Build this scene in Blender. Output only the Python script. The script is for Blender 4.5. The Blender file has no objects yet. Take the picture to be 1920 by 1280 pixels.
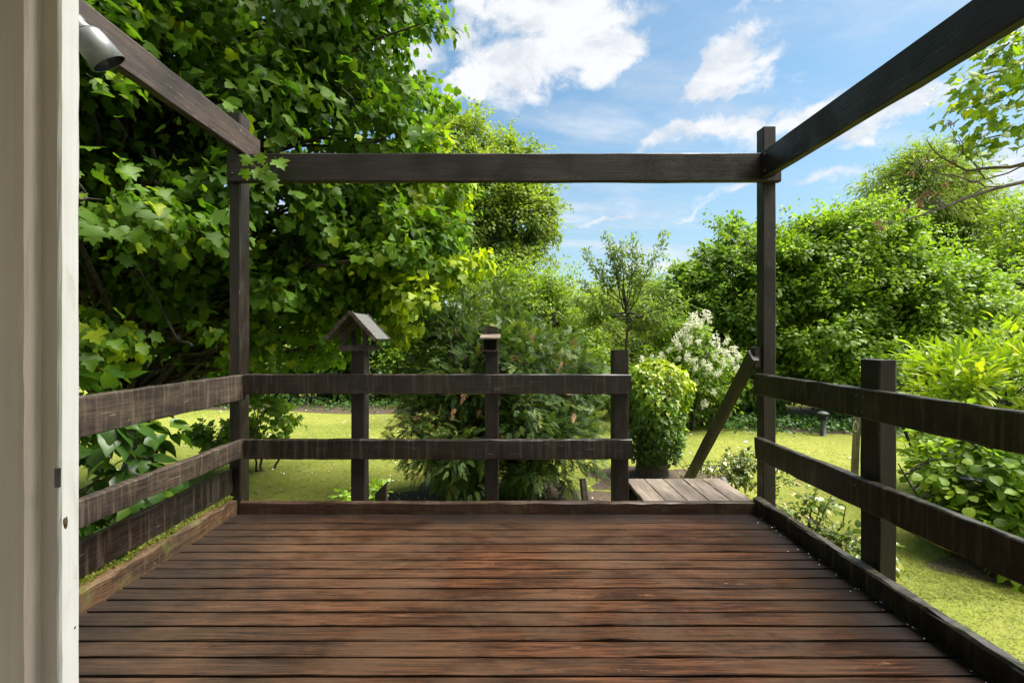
import bpy, math, random
import numpy as np
from mathutils import Matrix, Vector

rng = np.random.default_rng(11)
random.seed(11)
R = math.radians
SC = bpy.context.scene
COL = SC.collection

# ------------------------------------------------------------------ camera, sky, sun, exposure
CAM_Z = 1.346
F_PX = 853.0            # focal length in photograph pixels (1920 wide)
cam_d = bpy.data.cameras.new('camera')
cam_d.sensor_width = 36.0
cam_d.lens = 36.0 * F_PX / 1920.0
cam_d.shift_x = 5.0 / 1920.0
cam_d.shift_y = -8.0 / 1920.0
cam_d.clip_start = 0.03
cam_d.clip_end = 3000
cam = bpy.data.objects.new('camera', cam_d)
COL.objects.link(cam)
cam.location = (0, 0, CAM_Z)
cam.rotation_euler = (R(90), 0, 0)
SC.camera = cam

SUN_EL, SUN_AZ = 60.0, 88.0      # azimuth clockwise from +Y (the view direction): high on the right, behind thin cloud
SKY_STRENGTH = 0.088
sun_d = bpy.data.lights.new('sun', 'SUN')
sun_d.energy = 5.0
sun_d.angle = R(48)
sun_d.color = (1.0, 0.95, 0.86)
sun = bpy.data.objects.new('sun', sun_d)
COL.objects.link(sun)
sdir = Vector((math.sin(R(SUN_AZ)) * math.cos(R(SUN_EL)), math.cos(R(SUN_AZ)) * math.cos(R(SUN_EL)), math.sin(R(SUN_EL))))
sun.rotation_euler = sdir.to_track_quat('Z', 'Y').to_euler()
sun.location = (4, -6, 20)

SC.view_settings.view_transform = 'Standard'
SC.view_settings.look = 'None'
SC.view_settings.gamma = 1.0
SC.view_settings.exposure = 1.55
SC.view_settings.use_curve_mapping = False
SC.cycles.use_denoising = True
SC.cycles.max_bounces = 8
SC.cycles.diffuse_bounces = 5
SC.cycles.transmission_bounces = 4
SC.cycles.transparent_max_bounces = 4
SC.cycles.glossy_bounces = 3
SC.cycles.sample_clamp_indirect = 6.0


class NT:
    """small helper to write node trees"""
    def __init__(self, tree):
        self.t = tree
        self.n = tree.nodes
        self.l = tree.links

    def node(self, kind, **kw):
        nd = self.n.new(kind)
        for k, v in kw.items():
            setattr(nd, k, v)
        return nd

    def put(self, sock, v):
        if isinstance(v, bpy.types.NodeSocket):
            self.l.new(v, sock)
        elif v is not None:
            sock.default_value = v

    def math(self, op, a, b=None, c=None, clamp=False):
        nd = self.node('ShaderNodeMath', operation=op, use_clamp=clamp)
        self.put(nd.inputs[0], a)
        if b is not None:
            self.put(nd.inputs[1], b)
        if c is not None:
            self.put(nd.inputs[2], c)
        return nd.outputs[0]

    def vmath(self, op, a, b=None, out=0):
        nd = self.node('ShaderNodeVectorMath', operation=op)
        self.put(nd.inputs[0], a)
        if b is not None:
            self.put(nd.inputs[1], b)
        return nd.outputs[out]

    def noise(self, vec, scale, detail=4, rough=0.55, dist=0.0):
        nd = self.node('ShaderNodeTexNoise')
        if vec is not None:
            self.l.new(vec, nd.inputs['Vector'])
        nd.inputs['Scale'].default_value = scale
        nd.inputs['Detail'].default_value = detail
        nd.inputs['Roughness'].default_value = rough
        nd.inputs['Distortion'].default_value = dist
        return nd.outputs['Fac']

    def mapping(self, vec, scale=(1, 1, 1), rot=(0, 0, 0), loc=(0, 0, 0)):
        nd = self.node('ShaderNodeMapping')
        self.put(nd.inputs['Vector'], vec)
        nd.inputs['Scale'].default_value = scale
        nd.inputs['Rotation'].default_value = rot
        self.put(nd.inputs['Location'], loc)
        return nd.outputs[0]

    def smooth(self, v, lo, hi, a=0.0, b=1.0):
        nd = self.node('ShaderNodeMapRange', interpolation_type='SMOOTHSTEP')
        self.put(nd.inputs['Value'], v)
        nd.inputs['From Min'].default_value = lo
        nd.inputs['From Max'].default_value = hi
        nd.inputs['To Min'].default_value = a
        nd.inputs['To Max'].default_value = b
        return nd.outputs[0]

    def mix(self, fac, a, b, blend='MIX'):
        nd = self.node('ShaderNodeMix', data_type='RGBA', blend_type=blend)
        self.put(nd.inputs[0], fac)
        for s, v in ((nd.inputs[6], a), (nd.inputs[7], b)):
            if isinstance(v, tuple) and len(v) == 3:
                v = v + (1,)
            self.put(s, v)
        return nd.outputs[2]


# ---- world: physical sky with clouds over it
world = bpy.data.worlds.new('World')
SC.world = world
world.use_nodes = True
W = NT(world.node_tree)
W.n.clear()
wout = W.node('ShaderNodeOutputWorld')
bg = W.node('ShaderNodeBackground')
W.l.new(bg.outputs[0], wout.inputs[0])
sky = W.node('ShaderNodeTexSky', sky_type='NISHITA')
sky.sun_disc = False
sky.sun_elevation = R(SUN_EL)
sky.sun_rotation = R(SUN_AZ)
sky.altitude = 100
sky.air_density = 1.0
sky.dust_density = 0.9
sky.ozone_density = 0.8
tc = W.node('ShaderNodeTexCoord')
gen = tc.outputs['Generated']
sep = W.node('ShaderNodeSeparateXYZ')
W.l.new(gen, sep.inputs[0])
dx, dy, dz = sep.outputs
az = W.math('ARCTAN2', dx, dy)
el = W.math('ARCSINE', dz)
# warp shared by all clouds
wv = W.node('ShaderNodeTexNoise')
W.l.new(gen, wv.inputs['Vector'])
wv.inputs['Scale'].default_value = 5.5
wv.inputs['Detail'].default_value = 7
wv.inputs['Roughness'].default_value = 0.6
wsep = W.node('ShaderNodeSeparateColor')
W.l.new(wv.outputs['Color'], wsep.inputs[0])
waz = W.math('MULTIPLY_ADD', W.math('SUBTRACT', wsep.outputs[0], 0.5), 0.34, az)
wel = W.math('MULTIPLY_ADD', W.math('SUBTRACT', wsep.outputs[1], 0.5), 0.22, el)
# flat layer projected on a plane overhead, for the rest of the sky
inv = W.math('DIVIDE', 1.0, W.math('ADD', W.math('MAXIMUM', dz, 0.0), 0.10))
cmb = W.node('ShaderNodeCombineXYZ')
W.l.new(W.math('MULTIPLY', dx, inv), cmb.inputs[0])
W.l.new(W.math('MULTIPLY', dy, inv), cmb.inputs[1])
fine = W.noise(W.mapping(gen, scale=(1, 1, 1.7)), 9.0, 9, 0.62, 0.4)
layer = W.noise(W.mapping(cmb.outputs[0], scale=(0.40, 1.25, 1.0), rot=(0, 0, 0.30)), 0.95, 10, 0.62, 0.5)
wisp = W.smooth(layer, 0.47, 0.70, 0, 0.72)
patch = W.smooth(W.noise(cmb.outputs[0], 0.42, 6, 0.6, 0.2), 0.54, 0.66, 0, 0.9)


def azel(px, py):
    a = math.atan2(px - 955, F_PX)
    e = math.atan2((632 - py), math.hypot(F_PX, px - 955))
    return a, e


def cloud(px, py, rx, ry, tilt=0.0, soft=0.55, gain=1.0, warp=True):
    """elliptic cloud bank at a direction of the sky; rx, ry in hundredths of a radian, ragged by the noise"""
    a0, e0 = azel(px, py)
    A = W.math('SUBTRACT', waz if warp else az, a0)
    E = W.math('SUBTRACT', wel if warp else el, e0)
    c, s = math.cos(tilt), math.sin(tilt)
    u = W.math('DIVIDE', W.math('ADD', W.math('MULTIPLY', A, c), W.math('MULTIPLY', E, s)), rx / 100)
    v = W.math('DIVIDE', W.math('SUBTRACT', W.math('MULTIPLY', E, c), W.math('MULTIPLY', A, s)), ry / 100)
    d = W.math('SQRT', W.math('ADD', W.math('MULTIPLY', u, u), W.math('MULTIPLY', v, v)))
    d = W.math('ADD', d, W.math('MULTIPLY', W.math('SUBTRACT', fine, 0.5), -1.5))
    return W.math('MULTIPLY', W.smooth(d, 1.0, 1.0 - soft, 0, 1), gain)


banks = [cloud(1040, 20, 20, 5.0, 0.05, 0.6), cloud(985, 130, 16, 8.0, 0.35), cloud(1125, 75, 16, 7.2, 0.1), cloud(900, 60, 8, 8, 0.0), cloud(880, 175, 9, 3.5, 0.3),
         cloud(1370, 135, 12.5, 4.8, 0.30, 0.6), cloud(1310, 250, 19, 3.8, 0.22, 0.7), cloud(1480, 215, 15, 3.0, 0.25, 0.8, 0.95),
         cloud(1660, 205, 14, 3.0, 0.16, 0.6), cloud(1150, 5, 20, 3.0, 0.0, 0.9), cloud(1460, 10, 10, 2, 0.1, 0.9, 0.6),
         cloud(1130, 392, 7, 1.3, 0.10, 0.9, 0.8), cloud(1290, 383, 8, 0.9, 0.05, 0.9, 0.6), cloud(1390, 350, 8, 1.3, 0.12, 0.9, 0.8),
         cloud(1270, 492, 16, 3.2, 0.0, 0.9, 0.9), cloud(1560, 325, 11, 2.0, 0.12, 0.9, 0.8), cloud(1880, 330, 12, 6, 0.1, 0.8, 0.9),
         cloud(640, 60, 24, 10, 0.1, 0.7)]
tot = wisp
behind = W.smooth(dy, 0.35, -0.1, 0, 1)
tot = W.math('MAXIMUM', tot, W.math('MULTIPLY', patch, behind))
for b in banks:
    tot = W.math('MAXIMUM', tot, b)
# haze to white near the horizon
hz = W.smooth(el, 0.50, -0.02, 0.10, 0.60)
tot = W.math('MULTIPLY', tot, W.smooth(el, -0.02, 0.05, 0, 1))
skyc = W.node('ShaderNodeVectorMath', operation='MULTIPLY')
W.l.new(sky.outputs[0], skyc.inputs[0])
skyc.inputs[1].default_value = (0.56, 0.76, 0.76)
c_tone = W.mix(W.smooth(fine, 0.36, 0.60), (2.9, 3.1, 3.4), (4.0, 4.0, 4.05))
c1 = W.mix(hz, skyc.outputs[0], (2.35, 2.75, 2.95))
c2 = W.mix(W.math('MULTIPLY', tot, 0.93), c1, c_tone)
W.l.new(c2, bg.inputs[0])
bg.inputs[1].default_value = SKY_STRENGTH


# ------------------------------------------------------------------ materials
def new_mat(name):
    m = bpy.data.materials.new(name)
    m.use_nodes = True
    t = NT(m.node_tree)
    p = m.node_tree.nodes['Principled BSDF']
    return m, t, p


def wood_mat(name, dark, light, wear, wear_amt=0.3, rough=(0.35, 0.65), drip=0.5, grain=(3, 55, 55), bump=0.35, moss=0.0, stain=None, spec=0.4, vary=0.25):
    """boards: grain along the local X axis, streaks of water running down across it"""
    m, t, p = new_mat(name)
    co = t.node('ShaderNodeTexCoord').outputs['Object']
    oi = t.node('ShaderNodeObjectInfo')
    off = t.math('MULTIPLY', oi.outputs['Random'], 37.0)
    cx = t.node('ShaderNodeCombineXYZ')
    for i in range(3):
        t.l.new(off, cx.inputs[i])
    co = t.vmath('ADD', co, cx.outputs[0])
    g = t.noise(t.mapping(co, scale=grain), 1.0, 6, 0.62, 0.6)
    big = t.noise(t.mapping(co, scale=(1.2, 4, 4)), 1.4, 5, 0.6, 0.3)
    dr = t.noise(t.mapping(co, scale=(46, 2.0, 2.6)), 1.0, 4, 0.6, 0.2)
    fg_ = t.noise(t.mapping(co, scale=(grain[0] * 3.5, grain[1] * 3.6, grain[2] * 3.6)), 1.0, 3, 0.7, 0.3)
    gg = t.math('ADD', t.math('MULTIPLY', g, 0.62), t.math('MULTIPLY', fg_, 0.38))
    c = t.mix(t.smooth(gg, 0.40, 0.61), dark, light)
    c = t.mix(t.math('MULTIPLY', t.smooth(oi.outputs['Random'], 0, 1), vary), c, dark)
    c = t.mix(t.smooth(big, 0.35, 0.68, 0, 0.75), c, tuple(0.5 * a for a in dark))
    c = t.mix(t.math('MULTIPLY', t.smooth(dr, 0.48, 0.68), drip), c, wear)
    wr = t.noise(t.mapping(co, scale=(2.2, 30, 30)), 1.0, 8, 0.7, 1.2)
    spots = t.noise(co, 24, 5, 0.75)
    wm = t.math('MULTIPLY', t.smooth(wr, 0.58, 0.74), t.smooth(spots, 0.42, 0.62))
    c = t.mix(t.math('MULTIPLY', wm, wear_amt), c, tuple(min(1, 2.4 * a + 0.02) for a in wear))
    # pale flecks: bird lime, lichen
    fl = t.node('ShaderNodeTexVoronoi')
    t.l.new(t.mapping(co, scale=(1, 1, 1)), fl.inputs['Vector'])
    fl.inputs['Scale'].default_value = 26
    c = t.mix(t.math('MULTIPLY', t.smooth(fl.outputs['Distance'], 0.10, 0.05), t.smooth(spots, 0.55, 0.66, 0, 0.6)), c, (0.30, 0.29, 0.26))
    geo = t.node('ShaderNodeNewGeometry')
    if moss > 0:
        pn = t.noise(geo.outputs['Position'], 7, 6, 0.7)
        c = t.mix(t.math('MULTIPLY', t.smooth(pn, 0.5, 0.66), moss), c, (0.10, 0.12, 0.02))
    if stain is not None:
        c = stain(t, geo, c, g, co)
    t.l.new(c, p.inputs['Base Color'])
    wet = t.noise(geo.outputs['Position'], 3.5, 4, 0.6)
    t.l.new(t.math('ADD', t.smooth(wet, 0.35, 0.65, rough[0], rough[1]), t.math('MULTIPLY', g, 0.12)), p.inputs['Roughness'])
    p.inputs['Specular IOR Level'].default_value = spec
    b = t.node('ShaderNodeBump')
    b.inputs['Strength'].default_value = bump
    b.inputs['Distance'].default_value = 0.006
    t.l.new(t.math('ADD', gg, t.math('MULTIPLY', wr, 0.6)), b.inputs['Height'])
    t.l.new(b.outputs[0], p.inputs['Normal'])
    return m


def deck_stain(t, geo, c, g, co):
    s = t.node('ShaderNodeSeparateXYZ')
    t.l.new(geo.outputs['Position'], s.inputs[0])
    pn = t.noise(t.mapping(geo.outputs['Position'], scale=(0.8, 1.3, 1)), 1.6, 7, 0.66, 0.5)
    fine_n = t.noise(t.mapping(geo.outputs['Position'], scale=(2.2, 9, 9)), 2.6, 7, 0.72, 0.8)
    # black algae in the damp strip along the kerbs and in blotches over the boards
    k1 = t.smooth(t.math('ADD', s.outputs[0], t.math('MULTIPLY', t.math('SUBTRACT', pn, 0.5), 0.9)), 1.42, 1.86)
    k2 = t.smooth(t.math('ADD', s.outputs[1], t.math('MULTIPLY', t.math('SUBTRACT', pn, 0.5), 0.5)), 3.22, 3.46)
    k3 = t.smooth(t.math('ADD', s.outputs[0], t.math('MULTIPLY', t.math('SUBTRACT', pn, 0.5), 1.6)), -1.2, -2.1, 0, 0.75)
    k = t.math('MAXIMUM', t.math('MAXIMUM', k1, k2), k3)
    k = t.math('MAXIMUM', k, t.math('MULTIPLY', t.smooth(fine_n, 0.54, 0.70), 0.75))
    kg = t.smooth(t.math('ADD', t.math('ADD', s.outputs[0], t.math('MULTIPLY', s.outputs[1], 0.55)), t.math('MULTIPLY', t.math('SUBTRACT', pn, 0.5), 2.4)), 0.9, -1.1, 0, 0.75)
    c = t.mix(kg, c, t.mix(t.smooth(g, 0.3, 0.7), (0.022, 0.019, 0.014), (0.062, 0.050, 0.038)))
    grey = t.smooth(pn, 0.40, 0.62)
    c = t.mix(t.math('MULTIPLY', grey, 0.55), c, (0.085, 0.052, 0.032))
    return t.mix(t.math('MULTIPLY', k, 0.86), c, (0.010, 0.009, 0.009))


M = {}
M['dark_wood'] = wood_mat('dark stained wood', (0.010, 0.0065, 0.005), (0.031, 0.020, 0.0145), (0.085, 0.060, 0.044), 0.9, drip=0.5, rough=(0.26, 0.5), spec=0.5)
M['post_wood'] = wood_mat('dark stained posts', (0.010, 0.0065, 0.005), (0.030, 0.019, 0.014), (0.080, 0.058, 0.043), 0.8, drip=0.0, rough=(0.3, 0.55), spec=0.45)
M['drip_wood'] = wood_mat('rain streaked dark wood', (0.009, 0.0055, 0.0035), (0.024, 0.015, 0.009), (0.070, 0.053, 0.028), 0.45, rough=(0.24, 0.48), spec=0.5, drip=0.8, moss=0.15)
M['worn_wood'] = wood_mat('weathered brown wood', (0.018, 0.012, 0.008), (0.056, 0.037, 0.026), (0.15, 0.11, 0.08), 0.85, drip=0.4, moss=0.10, rough=(0.5, 0.75))
M['worn_beam'] = wood_mat('weathered brown beam', (0.020, 0.012, 0.008), (0.062, 0.038, 0.026), (0.15, 0.11, 0.08), 0.85, drip=0.0, rough=(0.45, 0.7))
M['kerb_wood'] = wood_mat('red brown kerb wood', (0.028, 0.013, 0.008), (0.075, 0.036, 0.020), (0.12, 0.07, 0.035), 0.6, drip=0.25, moss=0.2, rough=(0.35, 0.6))
M['bare_wood'] = wood_mat('split bare wood', (0.030, 0.016, 0.008), (0.135, 0.070, 0.030), (0.17, 0.11, 0.06), 0.8, drip=0.2, moss=0.45, rough=(0.5, 0.8), bump=0.8)
M['deck_wood'] = wood_mat('wet deck boards', (0.020, 0.009, 0.005), (0.142, 0.058, 0.026), (0.19, 0.10, 0.05), 0.6, rough=(0.42, 0.66), drip=0.0, grain=(2.2, 60, 60), bump=0.5, stain=deck_stain, spec=0.08, vary=0.45)
M['plank_wood'] = wood_mat('pale wet planks', (0.14, 0.105, 0.08), (0.30, 0.24, 0.19), (0.34, 0.30, 0.26), 0.5, rough=(0.22, 0.5), drip=0.0)
M['hand_wood'] = wood_mat('greenish weathered handrail', (0.030, 0.024, 0.013), (0.062, 0.050, 0.028), (0.09, 0.08, 0.045), 0.4, drip=0.2, moss=0.2)
M['stake_wood'] = wood_mat('grey stake wood', (0.22, 0.18, 0.10), (0.42, 0.36, 0.22), (0.3, 0.3, 0.2), 0.4, drip=0.2)


def simple_mat(name, c1, c2, scale=8, rough=0.6, metallic=0.0, bump=0.15, spec=0.5):
    m, t, p = new_mat(name)
    co = t.node('ShaderNodeTexCoord').outputs['Object']
    n = t.noise(co, scale, 7, 0.65, 0.3)
    t.l.new(t.mix(t.smooth(n, 0.35, 0.65), c1, c2), p.inputs['Base Color'])
    p.inputs['Roughness'].default_value = rough
    p.inputs['Metallic'].default_value = metallic
    p.inputs['Specular IOR Level'].default_value = spec
    b = t.node('ShaderNodeBump')
    b.inputs['Strength'].default_value = bump
    b.inputs['Distance'].default_value = 0.01
    t.l.new(n, b.inputs['Height'])
    t.l.new(b.outputs[0], p.inputs['Normal'])
    return m


M['bark'] = simple_mat('bark', (0.025, 0.020, 0.016), (0.075, 0.062, 0.05), 18, 0.85, bump=0.9)
M['twig'] = simple_mat('twig bark', (0.05, 0.038, 0.026), (0.11, 0.085, 0.06), 20, 0.8)
M['brown_twig'] = simple_mat('dead brown foliage', (0.16, 0.08, 0.035), (0.30, 0.17, 0.09), 20, 0.9)
M['lamp'] = simple_mat('grey painted metal', (0.16, 0.165, 0.17), (0.24, 0.245, 0.25), 14, 0.42, 0.3, 0.05)
M['lamp_black'] = simple_mat('black lamp inside', (0.008, 0.008, 0.010), (0.02, 0.02, 0.022), 30, 0.3)
M['felt'] = simple_mat('mineral roofing felt', (0.022, 0.022, 0.023), (0.15, 0.15, 0.135), 150, 0.9, bump=0.6)
M['bollard'] = simple_mat('grey plastic', (0.05, 0.05, 0.055), (0.09, 0.09, 0.10), 12, 0.6)
M['black_plastic'] = simple_mat('black plastic', (0.012, 0.013, 0.018), (0.03, 0.032, 0.04), 12, 0.3)
M['plaster'] = simple_mat('house render', (0.62, 0.58, 0.52), (0.72, 0.69, 0.64), 5, 0.85)
M['room'] = simple_mat('room wall paint', (0.74, 0.71, 0.68), (0.78, 0.75, 0.73), 2, 0.8, bump=0.02)
M['roof_tile'] = simple_mat('roof tile', (0.12, 0.06, 0.045), (0.20, 0.10, 0.07), 9, 0.85)
M['petal'] = simple_mat('fallen petal', (0.62, 0.60, 0.55), (0.8, 0.78, 0.72), 9, 0.7)


def frame_paint(name, white, dirt):
    m, t, p = new_mat(name)
    co = t.node('ShaderNodeTexCoord').outputs['Object']
    n = t.noise(t.mapping(co, scale=(60, 60, 3)), 1.0, 6, 0.6, 0.4)
    d = t.noise(t.mapping(co, scale=(9, 9, 2.2)), 1.6, 7, 0.68, 0.6)
    c = t.mix(t.smooth(n, 0.3, 0.7, 0, 0.35), white, dirt)
    c = t.mix(t.smooth(d, 0.55, 0.74, 0, 0.75), c, (0.40, 0.34, 0.27))
    c = t.mix(t.smooth(d, 0.735, 0.775), c, (0.11, 0.085, 0.06))
    t.l.new(c, p.inputs['Base Color'])
    p.inputs['Roughness'].default_value = 0.42
    b = t.node('ShaderNodeBump')
    b.inputs['Strength'].default_value = 0.35
    b.inputs['Distance'].default_value = 0.003
    t.l.new(t.math('ADD', n, d), b.inputs['Height'])
    t.l.new(b.outputs[0], p.inputs['Normal'])
    return m


M['frame'] = frame_paint('old white gloss paint', (0.66, 0.65, 0.64), (0.52, 0.50, 0.48))
M['casing'] = frame_paint('casing paint with shade put in', (0.37, 0.315, 0.27), (0.29, 0.24, 0.20))  # same frame paint, darkened: shade of the camera-facing steps put into the colour


def warm(c):
    return (c[0] * 1.28, c[1] * 1.10, c[2] * 1.0)


def leaf_mat(name, deep, mid, young, trans=0.40, rough=0.38, spec=0.45, through=(1.55, 1.65, 0.55)):
    """deep / mid / young: colours picked by the per-leaf attribute tone"""
    if through[2] < 0.6:
        deep, mid, young = warm(deep), warm(mid), warm(young)
    m, t, p = new_mat(name)
    at = t.node('ShaderNodeAttribute', attribute_name='tone')
    v = at.outputs['Fac']
    c = t.mix(t.smooth(v, 0.0, 0.6), deep, mid)
    c = t.mix(t.smooth(v, 0.6, 1.0), c, young)
    geo = t.node('ShaderNodeNewGeometry')
    n = t.noise(geo.outputs['Position'], 60, 3, 0.6)
    c = t.mix(t.smooth(n, 0.35, 0.7, 0, 0.30), c, tuple(0.6 * a for a in mid))
    t.l.new(c, p.inputs['Base Color'])
    p.inputs['Roughness'].default_value = rough
    p.inputs['Specular IOR Level'].default_value = spec
    tr = t.node('ShaderNodeBsdfTranslucent')
    tcv = t.mix(1.0, c, through, 'MULTIPLY')
    t.l.new(tcv, tr.inputs[0])
    mx = t.node('ShaderNodeMixShader')
    mx.inputs[0].default_value = trans
    t.l.new(p.outputs[0], mx.inputs[1])
    t.l.new(tr.outputs[0], mx.inputs[2])
    out = [x for x in t.n if x.type == 'OUTPUT_MATERIAL'][0]
    t.l.new(mx.outputs[0], out.inputs[0])
    return m


M['maple'] = leaf_mat('maple leaves', (0.045, 0.115, 0.014), (0.085, 0.185, 0.018), (0.24, 0.34, 0.022), 0.48, 0.45, 0.22)
M['lime'] = leaf_mat('lime leaves', (0.020, 0.060, 0.012), (0.040, 0.105, 0.018), (0.09, 0.18, 0.025), 0.35, 0.32)
M['hazel'] = leaf_mat('hazel leaves', (0.075, 0.165, 0.022), (0.150, 0.275, 0.032), (0.24, 0.35, 0.042), 0.42, 0.45, 0.35)
M['dark_hedge'] = leaf_mat('dark hedge leaves', (0.030, 0.085, 0.018), (0.062, 0.145, 0.026), (0.13, 0.23, 0.036), 0.36, 0.42, 0.3)
M['sycamore'] = leaf_mat('sycamore leaves', (0.055, 0.130, 0.024), (0.110, 0.215, 0.036), (0.22, 0.32, 0.05), 0.42, 0.45, 0.3)
M['ash'] = leaf_mat('ash leaves', (0.095, 0.170, 0.042), (0.165, 0.255, 0.056), (0.25, 0.33, 0.07), 0.42, 0.5, 0.3)
M['yellowgreen'] = leaf_mat('yellow green leaves', (0.075, 0.160, 0.018), (0.16, 0.28, 0.022), (0.33, 0.42, 0.03), 0.42, 0.45)
M['willow'] = leaf_mat('willow leaves', (0.095, 0.165, 0.042), (0.165, 0.26, 0.06), (0.26, 0.35, 0.08), 0.42, 0.5, 0.3)
M['laurel'] = leaf_mat('golden laurel leaves', (0.12, 0.235, 0.02), (0.225, 0.36, 0.028), (0.37, 0.46, 0.04), 0.40, 0.38, 0.35)
M['conifer'] = leaf_mat('conifer scales', (0.026, 0.064, 0.018), (0.060, 0.122, 0.030), (0.19, 0.25, 0.05), 0.28, 0.55, 0.3)
M['ivy'] = leaf_mat('ivy leaves', (0.035, 0.085, 0.022), (0.12, 0.24, 0.02), (0.36, 0.46, 0.025), 0.36, 0.34)
M['holly'] = leaf_mat('variegated holly leaves', (0.045, 0.095, 0.025), (0.10, 0.16, 0.04), (0.42, 0.44, 0.20), 0.25, 0.25)
M['flower'] = leaf_mat('cream flowers', (0.66, 0.66, 0.50), (0.80, 0.79, 0.66), (0.86, 0.85, 0.78), 0.35, 0.6, through=(1, 1, 0.9))
M['seed'] = leaf_mat('brown seed bunches', (0.20, 0.10, 0.05), (0.34, 0.19, 0.10), (0.45, 0.27, 0.15), 0.35, 0.7, through=(1.2, 1.0, 0.8))
M['grass'] = leaf_mat('grass blades', (0.17, 0.200, 0.036), (0.23, 0.250, 0.050), (0.30, 0.30, 0.075), 0.40, 0.6, 0.2, through=(1.3, 1.35, 0.7))


def lawn_mat():
    m, t, p = new_mat('mossy lawn')
    geo = t.node('ShaderNodeNewGeometry')
    P = geo.outputs['Position']
    a = t.noise(P, 0.55, 6, 0.6, 0.3)
    b = t.noise(P, 6, 7, 0.7)
    c3 = t.noise(P, 45, 5, 0.75)
    c = t.mix(t.smooth(a, 0.35, 0.62), (0.160, 0.185, 0.036), (0.265, 0.265, 0.060))
    c = t.mix(t.smooth(b, 0.36, 0.66, 0, 0.7), c, (0.20, 0.24, 0.026))
    c = t.mix(t.smooth(c3, 0.42, 0.72, 0, 0.28), c, (0.10, 0.125, 0.020))
    br = t.noise(P, 0.9, 7, 0.62, 0.4)
    c = t.mix(t.smooth(br, 0.62, 0.72, 0, 0.75), c, (0.20, 0.13, 0.06))
    t.l.new(c, p.inputs['Base Color'])
    p.inputs['Roughness'].default_value = 0.9
    p.inputs['Specular IOR Level'].default_value = 0.15
    bm = t.node('ShaderNodeBump')
    bm.inputs['Strength'].default_value = 0.7
    bm.inputs['Distance'].default_value = 0.03
    t.l.new(t.math('ADD', b, c3), bm.inputs['Height'])
    t.l.new(bm.outputs[0], p.inputs['Normal'])
    return m


M['lawn'] = lawn_mat()
M['soil'] = simple_mat('leaf litter soil', (0.030, 0.020, 0.012), (0.10, 0.065, 0.04), 30, 0.95, bump=0.8)


# ------------------------------------------------------------------ mesh helpers
def link_mesh(name, V, faces, mat, parent=None, tone=None, smooth=False):
    """V (n,3); faces: array (m,3) or (m,4), or a list of such arrays"""
    me = bpy.data.meshes.new(name)
    V = np.asarray(V, dtype=np.float32)
    if not isinstance(faces, list):
        faces = [faces]
    faces = [np.asarray(f, dtype=np.int32) for f in faces if len(f)]
    loops = np.concatenate([f.ravel() for f in faces])
    sizes = np.concatenate([np.full(len(f), f.shape[1], dtype=np.int32) for f in faces])
    starts = np.concatenate([[0], np.cumsum(sizes)[:-1]]).astype(np.int32)
    me.vertices.add(len(V))
    me.vertices.foreach_set('co', V.ravel())
    me.loops.add(len(loops))
    me.loops.foreach_set('vertex_index', loops)
    me.polygons.add(len(sizes))
    me.polygons.foreach_set('loop_start', starts)
    me.polygons.foreach_set('loop_total', sizes)
    me.polygons.foreach_set('use_smooth', np.full(len(sizes), bool(smooth or tone is not None)))
    if tone is not None:
        at = me.attributes.new('tone', 'FLOAT', 'POINT')
        at.data.foreach_set('value', np.asarray(tone, dtype=np.float32))
    me.update(calc_edges=True)
    me.validate()
    if mat is not None:
        me.materials.append(M[mat] if isinstance(mat, str) else mat)
    o = bpy.data.objects.new(name, me)
    COL.objects.link(o)
    if parent is not None:
        o.parent = parent
    return o


def tag(o, label=None, cat=None, group=None, kind=None):
    for k, v in (('label', label), ('category', cat), ('group', group), ('kind', kind)):
        if v:
            o[k] = v
    return o


def thing(name, label, cat, loc=(0, 0, 0), group=None):
    o = bpy.data.objects.new(name, None)
    COL.objects.link(o)
    o.location = loc
    o.empty_display_size = 0.1
    return tag(o, label, cat, group)


def at(px, py, depth):
    return np.array([(px - 955) / F_PX * depth, depth, CAM_Z + (632 - py) / F_PX * depth])


def set_world(o, mat):
    """place o (maybe parented) at a world matrix; parents here are only translated"""
    if o.parent is not None:
        o.matrix_parent_inverse = Matrix.Identity(4)
        o.matrix_basis = Matrix.Translation(-o.parent.location) @ mat
    else:
        o.matrix_basis = mat


def board_mesh(L, w, h, bev=0.006, seg=10, jit=0.0012, wobble=0.25):
    """board: length along X from 0 to L, w in Y, h in Z, centred; softened uneven arrises"""
    b = bev
    prof = np.array([(-w/2 + b, -h/2), (w/2 - b, -h/2), (w/2, -h/2 + b), (w/2, h/2 - b), (w/2 - b, h/2), (-w/2 + b, h/2), (-w/2, h/2 - b), (-w/2, -h/2 + b)])
    xs = np.linspace(0, L, seg + 1)
    V = []
    wob = np.cumsum(rng.normal(0, jit * wobble, (seg + 1, 2)), axis=0)
    wob -= wob.mean(axis=0)
    for i, x in enumerate(xs):
        q = prof + rng.normal(0, jit, prof.shape) + wob[i]
        V.append(np.column_stack([np.full(8, x), q]))
    V = np.concatenate(V)
    V[:8, 0] += rng.normal(0, jit, 8)
    V[-8:, 0] += rng.normal(0, jit, 8)
    F = []
    for i in range(seg):
        for k in range(8):
            a = i * 8 + k
            c = i * 8 + (k + 1) % 8
            F.append((a, c, c + 8, a + 8))
    F = np.array(F)[:, ::-1]
    # caps as fans
    V = np.vstack([V, [[0, 0, 0], [L, 0, 0]]])
    n = len(V)
    T = []
    e = seg * 8
    for k in range(8):
        T.append((n - 2, k, (k + 1) % 8))
        T.append((n - 1, e + (k + 1) % 8, e + k))
    return V, [F, np.array(T)[:, ::-1]]


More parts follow.
